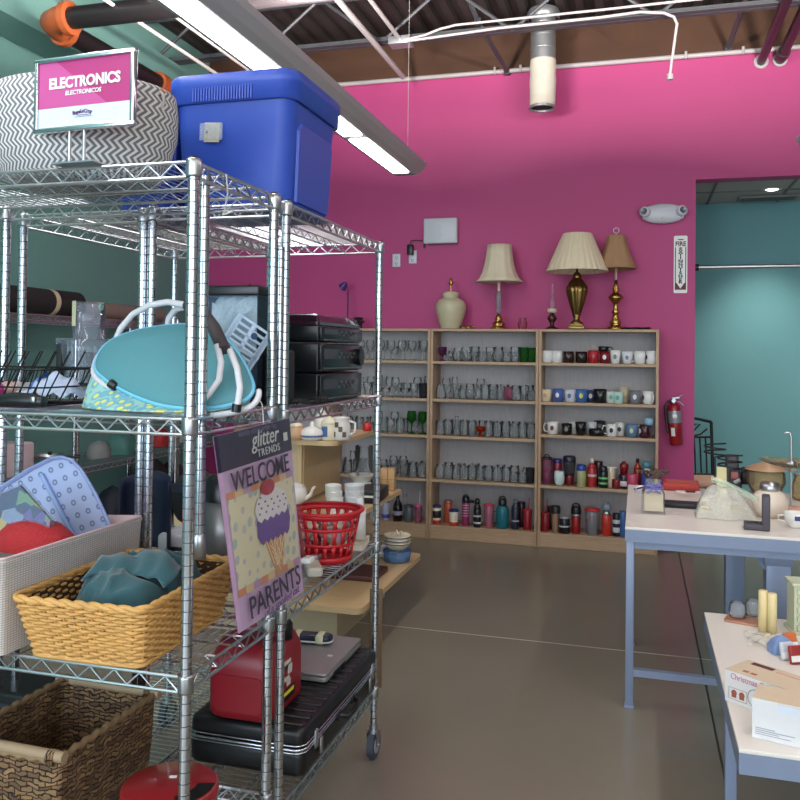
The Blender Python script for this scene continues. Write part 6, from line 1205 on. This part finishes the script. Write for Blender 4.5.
# zip bag
p = at(726, 520, Z=T1); t = thing('zip_bag', 'bulging clear zip bag of cream pieces with green seal on the taller table', 'plastic bag', (p.x, p.y+.06, T1))
ZP = glass('zip_film', (244, 240, 226), .45, .08, crumple=.02, blend=.14); rnd = random.Random(2)
def bagf(u, v, k=1, o=0):
    x = (-.13+.27*u); hgt = .19*sin(PI*min(1, u*1.02+.0))**.55*(1-.35*u); y = -.07+.14*v
    return (x*k, y*k+.01*sin(9*u), hgt*k*(sin(PI*v)**.6)*(.94+.06*sin(14*u+9*v))+.002)
m = M().use(ZP); m.sheet(lambda u, v: bagf(u, v), 26, 18); m.obj('bag_film', t)
m = M().use(mat('zip_green', (170, 206, 170), .4)); m.tube([(-.06+.2*u, -.0, .176-.085*u**1.3) for u in [i/12 for i in range(13)]], .004, 5); m.obj('zip_seal', t)
m = M().use(ZP); m.sheet(lambda u, v: (-.06+.2*u, .002*sin(9*u), .172-.085*u**1.3+.03*v-.012), 12, 3); m.obj('bag_lip', t)
for i in range(9): M().use(mat('cream_piece', (214, 200, 160), .5)).xf((0, 0, 0), rx=rnd.random(), rz=rnd.random()*3).tube([(.022*cos(a), .022*sin(a), 0) for a in [2*PI*j/12 for j in range(12)]], .006, 6, True).obj('cream_ring', None, loc=(p.x-.09+.022*i, p.y+.05+rnd.uniform(-.03, .03), T1+.03+.05*rnd.random()), label='cream plastic ring inside the clear zip bag', cat='ring', group='cream rings inside the zip bag')
p = at(722, 472, Z=T1+.08); M().use(mat('cream_card', (224, 214, 160), .6)).xf(rx=-.15).box((0, 0, .075), (.05, .008, .16), .001).obj('cream_card', None, loc=(at(722, 470, Y=4.8).x, 4.8, T1), label='cream card standing behind the zip bag', cat='card')
# black bracket
p = at(760, 531, Z=T1); t = thing('bookend', 'dark L shaped metal bookend at the front of the taller table', 'bookend', (p.x+.03, p.y, T1), -.12); t.scale = (1.2, 1.4, 1.2); BE = mat('bookend_dark', (72, 66, 74), .55, bump=.1); m = M().use(BE); m.box((-.045, .03, .011), (.07, .065, .022), .004).box((-.005, .03, .062), (.028, .065, .124), .004); m.obj('l_bracket', t); M().use(DARK).box((-.05, .03, .0225), (.04, .02, .001)).obj('recess', t)
# ginger jar / glass cookie jar, coil, electric shaver-like tool
p = at(770, 517, Z=T1); t = thing('lidded_jar', 'white pot-bellied ceramic jar with silver neck', 'jar', (p.x, p.y+.01, T1))
M().use(mat('jar_cream', (222, 206, 188), .3)).lathe([(.0005, 0), (.05, 0), (.075, .03), (.08, .07), (.065, .11), (.04, .125), (.0005, .125)], 28).obj('jar_body', t); M().use(STEEL).lathe([(.042, .12), (.046, .135), (.04, .16), (.0005, .165)], 24).obj('neck', t)
p = at(766, 478, Y=4.92); t = thing('glass_tureen', 'amber tinted glass cookie jar with copper lid behind the white jar', 'jar', (p.x, p.y+.0, T1)); t.scale = (.8, .8, .82); AM = glass('amber_clear', (216, 196, 160), .22, .05, (246, 236, 216), blend=.15)
M().use(AM).lathe(open_prof([(.07, 0), (.1, .03), (.125, .09), (.12, .15), (.1, .17)], .004), 32).obj('glass_bowl', t); M().use(mat('copper_lid', (196, 160, 124), .4, .3)).lathe([(.135, .17), (.13, .178), (.07, .205), (.03, .215), (.022, .235), (.026, .25), (.0005, .255)], 32).obj('lid', t)
p = at(742, 497, Z=T1); t = thing('hair_clipper', 'upright dark grey and black power tool with round side knob', 'tool', (p.x-.03, p.y+.22, T1)); G5 = mat('tool_grey', (58, 58, 64), .45); m = M().use(G5); m.loft([[(q[0], q[1], z) for q in rrect(a, b, .015, 3)] for a, b, z in ((.05, .04, 0), (.052, .045, .08), (.036, .036, .13), (.034, .034, .19), (.03, .03, .2))], True); m.obj('tool_body', t)
M().use(mat('tool_pink', (170, 96, 92), .4)).rbox((.01, -.045, .09), (.04, .01, .035), .005).obj('switch', t); M().use(BLACK).cyl((.05, -.03, .09), (.11, -.03, .09), .05, n=24).obj('round_knob', t); M().use(STEEL).cyl((.01, -.05, .05), (.04, -.06, .07), .012, n=10).obj('nozzle', t)
m = M().use(BW); 
for k, (px, py, hh_, tn) in enumerate(((0, 0, .0, 2),)):
    pass
def coil(px0, py0, label, Y, turns, rx_, dz, wy=.03):
    p = at(px0, py0, Y=Y); t = thing('wire_coil', label, 'wire coil', (p.x, Y, p.z)); pts = [(rx_*cos(a), wy*sin(a), -dz*a/(2*PI)) for a in [2*PI*turns*i/(turns*18) for i in range(int(turns*18)+1)]]
    pts += [(0, 0, pts[-1][2]-.01), (0, 0, T1-p.z)]; M().use(BW).tube(pts, .0048, 6).obj('spiral', t); M().use(BW).cyl((0, 0, T1-p.z), (0, 0, T1-p.z+.008), .04, n=16).obj('foot', t)
coil(730, 455, 'black spiral wire stand in front of the teal wall, right of the chair', 4.7, 2, .06, .035)
coil(715, 443, 'smaller black spiral wire stand overlapping the iron chair', 4.85, 2, .055, .033)
# scale / tool behind right
p = at(792, 500, Z=T1); t = thing('serving_dish', 'clear glass dish with pink edge raised on a metal stand with hook rod', 'dish', (at(791, 480, Y=4.45).x, 4.45, T1)); 
M().use(AM).lathe(open_prof([(.05, .215), (.09, .225), (.15, .245)], .003), 28).obj('glass_dish', t); M().use(STEEL).cyl((0, 0, 0), (0, 0, .36), .006, n=8).tube([(0, 0, .36), (-.005, 0, .385), (-.03, 0, .38)], .006, 6).lathe([(.0005, .19), (.03, .2), (.026, .24), (.0005, .25)], 14).obj('metal_stand', t); M().use(mat('pink_dish', (206, 160, 140), .5)).lathe([(.0005, 0), (.07, 0), (.05, .02), (.0005, .025)], 18).obj('base', t)
p = at(803, 500, Z=T1); t = thing('glass_pitcher', 'clear glass pitcher at the right edge of the taller table', 'pitcher', (p.x, p.y, T1)); t.scale = (.9,)*3; M().use(AM).lathe(open_prof([(.05, 0), (.065, .02), (.06, .09), (.045, .13), (.055, .15)], .004), 24).obj('glass_body', t)
p = at(793, 527, Z=T1); t = thing('teacup', 'white teacup with navy emblem near the table edge', 'cup', (p.x+.01, p.y, T1), 0); M().use(WC).lathe(open_prof([(.025, 0), (.03, .008), (.045, .035), (.052, .065)], .003), 24).obj('cup_body', t); M().use(WC).tube([(-.048, 0, .052), (-.07, 0, .05), (-.07, 0, .03), (-.042, 0, .022)], .004, 6).obj('handle', t); M().use(mat('navy_emblem', (40, 56, 110), .4)).loft([[(.0505*cos(a), .0505*sin(a), z) for a in (-1.8, -1.6, -1.4, -1.2)] for z in (.036, .056)], closed=False).obj('emblem', t)
# ---------------------------------------------------------------- on the lower table
p = at(745, 622, Z=T2)
for i, (dx, dy, w) in enumerate(((-.035, 0, 'left'), (.03, .05, 'right'))):
    t = thing('glass_globe', '%s one of two round clear glass cups on the copper tray' % w, 'glass cup', (p.x+dx+.01, p.y+dy+.02, T2+.008)); M().use(glass('thick_clear', (225, 225, 230), .12, .03, blend=.12)).lathe(open_prof([(.02, 0), (.03, .006), (.034, .03), (.03, .055), (.024, .065)], .003), 20).obj('globe', t)
M().use(mat('copper_tray', (186, 130, 104), .35, .3)).xf(rz=-.3).rbox((0, 0, .004), (.14, .1, .008), .01, rv=.002).obj('copper_tray', None, loc=(p.x+.0, p.y+.01, T2), label='thin copper coloured tray under the two round glass cups', cat='tray')
WAX = mat('ivory_wax', (224, 204, 150), .5)
for i, (px, py, h_, w) in enumerate(((763, 632, .155, 'left'), (772, 634, .15, 'right'))):
    p = at(px, py, Z=T2); M().use(WAX).lathe([(.0005, 0), (.017, 0), (.017, h_-.003), (.013, h_), (.0005, h_-.002)], 20).obj('pillar_candle', None, loc=(p.x, p.y, T2+.004), label='%s of the two tall ivory candles wrapped together' % w, cat='candle')
p = at(766, 640, Z=T2); m = M().use(glass('zip_film')); m.sheet(lambda u, v: (.09*(u-.5)*2, .07*(v-.5)*2, .012*abs(sin(9*u+5*v))+.012*sin(PI*u)*sin(PI*v)+.002), 18, 14); m.obj('plastic_wrap', None, loc=(p.x+.02, p.y-.02, T2), label='loose clear wrap spread around the foot of the ivory candles', cat='plastic wrap')
# boxes
def carton(label, pxs, h, faces, top, side, parts=None):
    """pxs: near-left, near-right bottom corner px on the table; depth"""
A1, A2 = at(725, 700, Z=T2), at(790, 724, Z=T2); dx_ = (A2-A1); ang = math.atan2(dx_.y, dx_.x)
t = thing('gift_box', 'white Christmas box with copper mug pictures, behind the plain white box', 'box', (A1.x, A1.y, T2), ang)
BXW = mat('box_white', (224, 222, 220), .5); BXT = mat('box_beige', (206, 186, 158), .6)
h1_ = .094; wbx = .24; dbx = .13; M().use(BXW).box((wbx/2, dbx/2, h1_/2), (wbx, dbx, h1_)).use(BXT).box((wbx/2, dbx/2, h1_+.0006), (wbx, dbx, .0012)).obj('carton', t)
PINKT = mat('pink_print', (206, 120, 140), .5); text('lettering', 'Christmas Co', .026, PINKT, t, (.018, -.001, .08), (PI/2, 0, 0), align='LEFT', sx=.8); m = M().use(mat('copper_print', (160, 90, 70), .5))
for x in (.03, .055): m.loft([[(x+.009*cos(a), yy, .032+.009*sin(a)) for a in [PI*i/5 for i in range(10)]] for yy in (-.0012, 0)], True, False).loft([[(x-.008+.01*i, yy, .018+.003*j) for i, j in ((0, 0), (1.5, 0), (1.5, 3), (0, 3))] for yy in (-.0012, 0)], True, False)
for z in (.012, .046): m.box((.042, -.0008, z), (.058, .001, .0008))
for x in (.013, .071): m.box((x, -.0008, .029), (.0008, .001, .034))
m.obj('mug_picture', t); m = M().use(mat('tree_green', (50, 80, 62), .6)).tube([(.098+.024*cos(a), -.0008, .036+.026*sin(a)) for a in [2*PI*i/24 for i in range(24)]], .0008, 4, True)
for k in range(4): m.panel([(.1-.003*k-.003, .05-.01*k), (.1, .056-.01*k), (.103+.003*k, .05-.01*k)], -.0014, 0)
m.obj('tree_print', t); M().use(mat('copper_print', (160, 90, 70), .5)).box((.05, .03, h1_+.0014), (.018, .014, .0006)).box((.075, .03, h1_+.0014), (.018, .014, .0006)).use(mat('maroon_print', (86, 30, 30), .5)).box((.06, .11, h1_+.0014), (.07, .022, .0006)).use(PINKT).box((.15, .1, h1_+.0014), (.09, .004, .0006)).obj('top_print', t)
B1, B2 = at(752, 737, Z=T2), at(800, 748, Z=T2); dx_ = (B2-B1); ang = math.atan2(dx_.y, dx_.x)
t = thing('gift_box', 'plain white box with small grey print at the table edge', 'box', (B1.x, B1.y, T2), ang-.02)
h2_ = .108; M().use(mat('box_bluewhite', (214, 214, 214), .5)).box((.11, .055, h2_/2), (.22, .11, h2_)).use(BXT).box((.11, .055, h2_+.0006), (.22, .11, .0012)).obj('carton', t); m = M().use(mat('fine_print', (150, 154, 164), .6))
for i, w_ in enumerate((.05, .1, .06, .09)): m.box((.008+w_/2, -.0006, .03-.0055*i), (w_, .0008, .0018))
m.use(BXT).box((.1, -.0006, h2_-.004), (.07, .0008, .003)); m.obj('fine_print', t); M().use(mat('flap_white', (206, 214, 226), .5)).box((.09, -.0008, h2_-.014), (.05, .001, .02)).obj('tuck_flap', t)
# craft packets
p = at(778, 652, Z=T2); m = M().use(mat('blue_packet', (120, 146, 190), .4)); m.loft([[(q[0]*s_, q[1]*s_, z) for q in rrect(.04, .03, .01, 3)] for s_, z in ((1, 0), (1.05, .02), (.7, .045), (.2, .06))], True); m.obj('blue_packet', None, loc=(p.x+.01, p.y, T2), rz=.3, label='blue netted packet between the candles and the boxes', cat='packet')
for i, (px, py, c, lab) in enumerate(((791, 650, (206, 110, 60), 'orange and white craft packet at the right edge'), (797, 664, (150, 40, 40), 'dark red and white craft packet behind the Christmas box'), (788, 660, (200, 204, 210), 'grey white craft packet beside the blue packet'))):
    p = at(px, py, Z=T2); t = thing('craft_packet', lab, 'packet', (p.x, p.y, T2), .5); M().use(mat('pk_%d' % i, c, .45)).xf(rx=-.2).rbox((0, 0, .03), (.05, .016, .06), .005).obj('packet_body', t); M().use(WHITE).xf(rx=-.2).box((0, -.0088, .018), (.05, .001, .02)).obj('white_strip', t)
p = at(800, 640, Z=T2); t = thing('louvered_box', 'pale green slatted wooden box at the far right of the lower table', 'box', (p.x+.06, p.y+.12, T2), .1); PG = mat('pale_green_wood', (190, 194, 164), .6); m = M().use(PG).box((0, 0, .09), (.15, .1, .18)); m.obj('box_body', t); m = M().use(PG)
for i in range(5): m.box((0, -.055, .025+.034*i), (.13, .012, .022), .002)
m.box((0, 0, .186), (.165, .115, .012), .002).box((0, 0, .006), (.17, .12, .012), .002); m.obj('slats_and_trim', t)
# ---------------------------------------------------------------- iron chair
p = at(706, 470, Y=6.3); CZ = .47; t = thing('iron_chair', 'black wrought iron chair with tan seat cushion beyond the taller table', 'chair', (.5, 7.48, 0), .3)
IR = mat('wrought_iron', (22, 24, 26), .45, .4); Hb = .99; m = M().use(IR); w_ = .2
m.tube([(-w_, .2, .45), (-w_-.005, .24, .8), (-w_-.01, .27, Hb-.02)], .014, 8).tube([(w_, .2, .45), (w_+.005, .24, .8), (w_+.01, .27, Hb-.02)], .014, 8)
m.tube([(-w_-.01, .27, Hb-.02), (-.12, .275, Hb+.0), (0, .275, Hb+.02), (.12, .275, Hb+.0), (w_+.01, .27, Hb-.02)], .013, 8)
m.tube([(-w_, .25, .84), (w_, .25, .84)], .011, 6).tube([(-w_, .205, .52), (w_, .205, .52)], .011, 6)
for i in range(7): x = -.15+.05*i; m.tube([(x, .205, .52), (x, .225, .7), (x, .25, .84)], .007, 6)
for s_ in (-1, 1): m.tube([(0, .255, .845), (s_*.05, .26, .89), (s_*.11, .268, .95), (s_*.06, .268, .95), (0, .255, .85)], .007, 6).tube([(0, .255, .845), (s_*.11, .26, .86), (s_*.17, .262, .91)], .007, 6)
m.tube([(0, .255, .845), (0, .27, 1.0)], .006, 6); m.obj('backrest', t)
M().use(IR).rbox((0, 0, CZ-.02), (.42, .42, .025), .03, rv=.01).obj('seat_frame', t); M().use(mat('cushion_tan', (190, 150, 126), .85)).rbox((0, -.01, CZ+.02), (.41, .4, .06), .05, 4, rv=.028).obj('cushion', t)
for (x, y) in ((-.19, -.19), (.19, -.19), (-.19, .19), (.19, .19)): M().use(IR).tube([(x, y, CZ-.02), (x*1.08, y*1.1, 0.01)], .012, 8).obj('leg', t)
# ---------------------------------------------------------------- light
W = bpy.data.worlds.new('world'); S.world = W; W.use_nodes = True; wn_ = W.node_tree.nodes; wl = W.node_tree.links
bg = wn_['Background']; bg.inputs[0].default_value = (.62, .8, 1, 1); bg.inputs[1].default_value = 1.2
def area(name, loc, rot, sx, sy, e, col, spread=PI):
    ld = bpy.data.lights.new(name, 'AREA'); ld.shape = 'RECTANGLE'; ld.size = sx; ld.size_y = sy; ld.energy = e; ld.color = col; ld.spread = spread
    o = bpy.data.objects.new(name, ld); COL.objects.link(o); o.location = loc; o.rotation_euler = rot; return o
# daylight through the three shop windows behind the camera
area('daylight', (-2.45, YF+.15, 2.07), (PI/2, 0, 0), 2.6, 3.0, 200, (.72, .86, 1)); area('daylight', (.85, YF+.15, 2.07), (PI/2, 0, 0), 3.0, 3.0, 95, (.85, .93, 1)); area('daylight', (4.3, YF+.15, 2.07), (PI/2, 0, 0), 3.0, 3.0, 95, (.85, .93, 1))
VS = S.view_settings; S.display_settings.display_device = 'sRGB'; VS.view_transform = 'Standard'; VS.look = 'None'; VS.gamma = 1; VS.exposure = 0; VS.use_curve_mapping = False
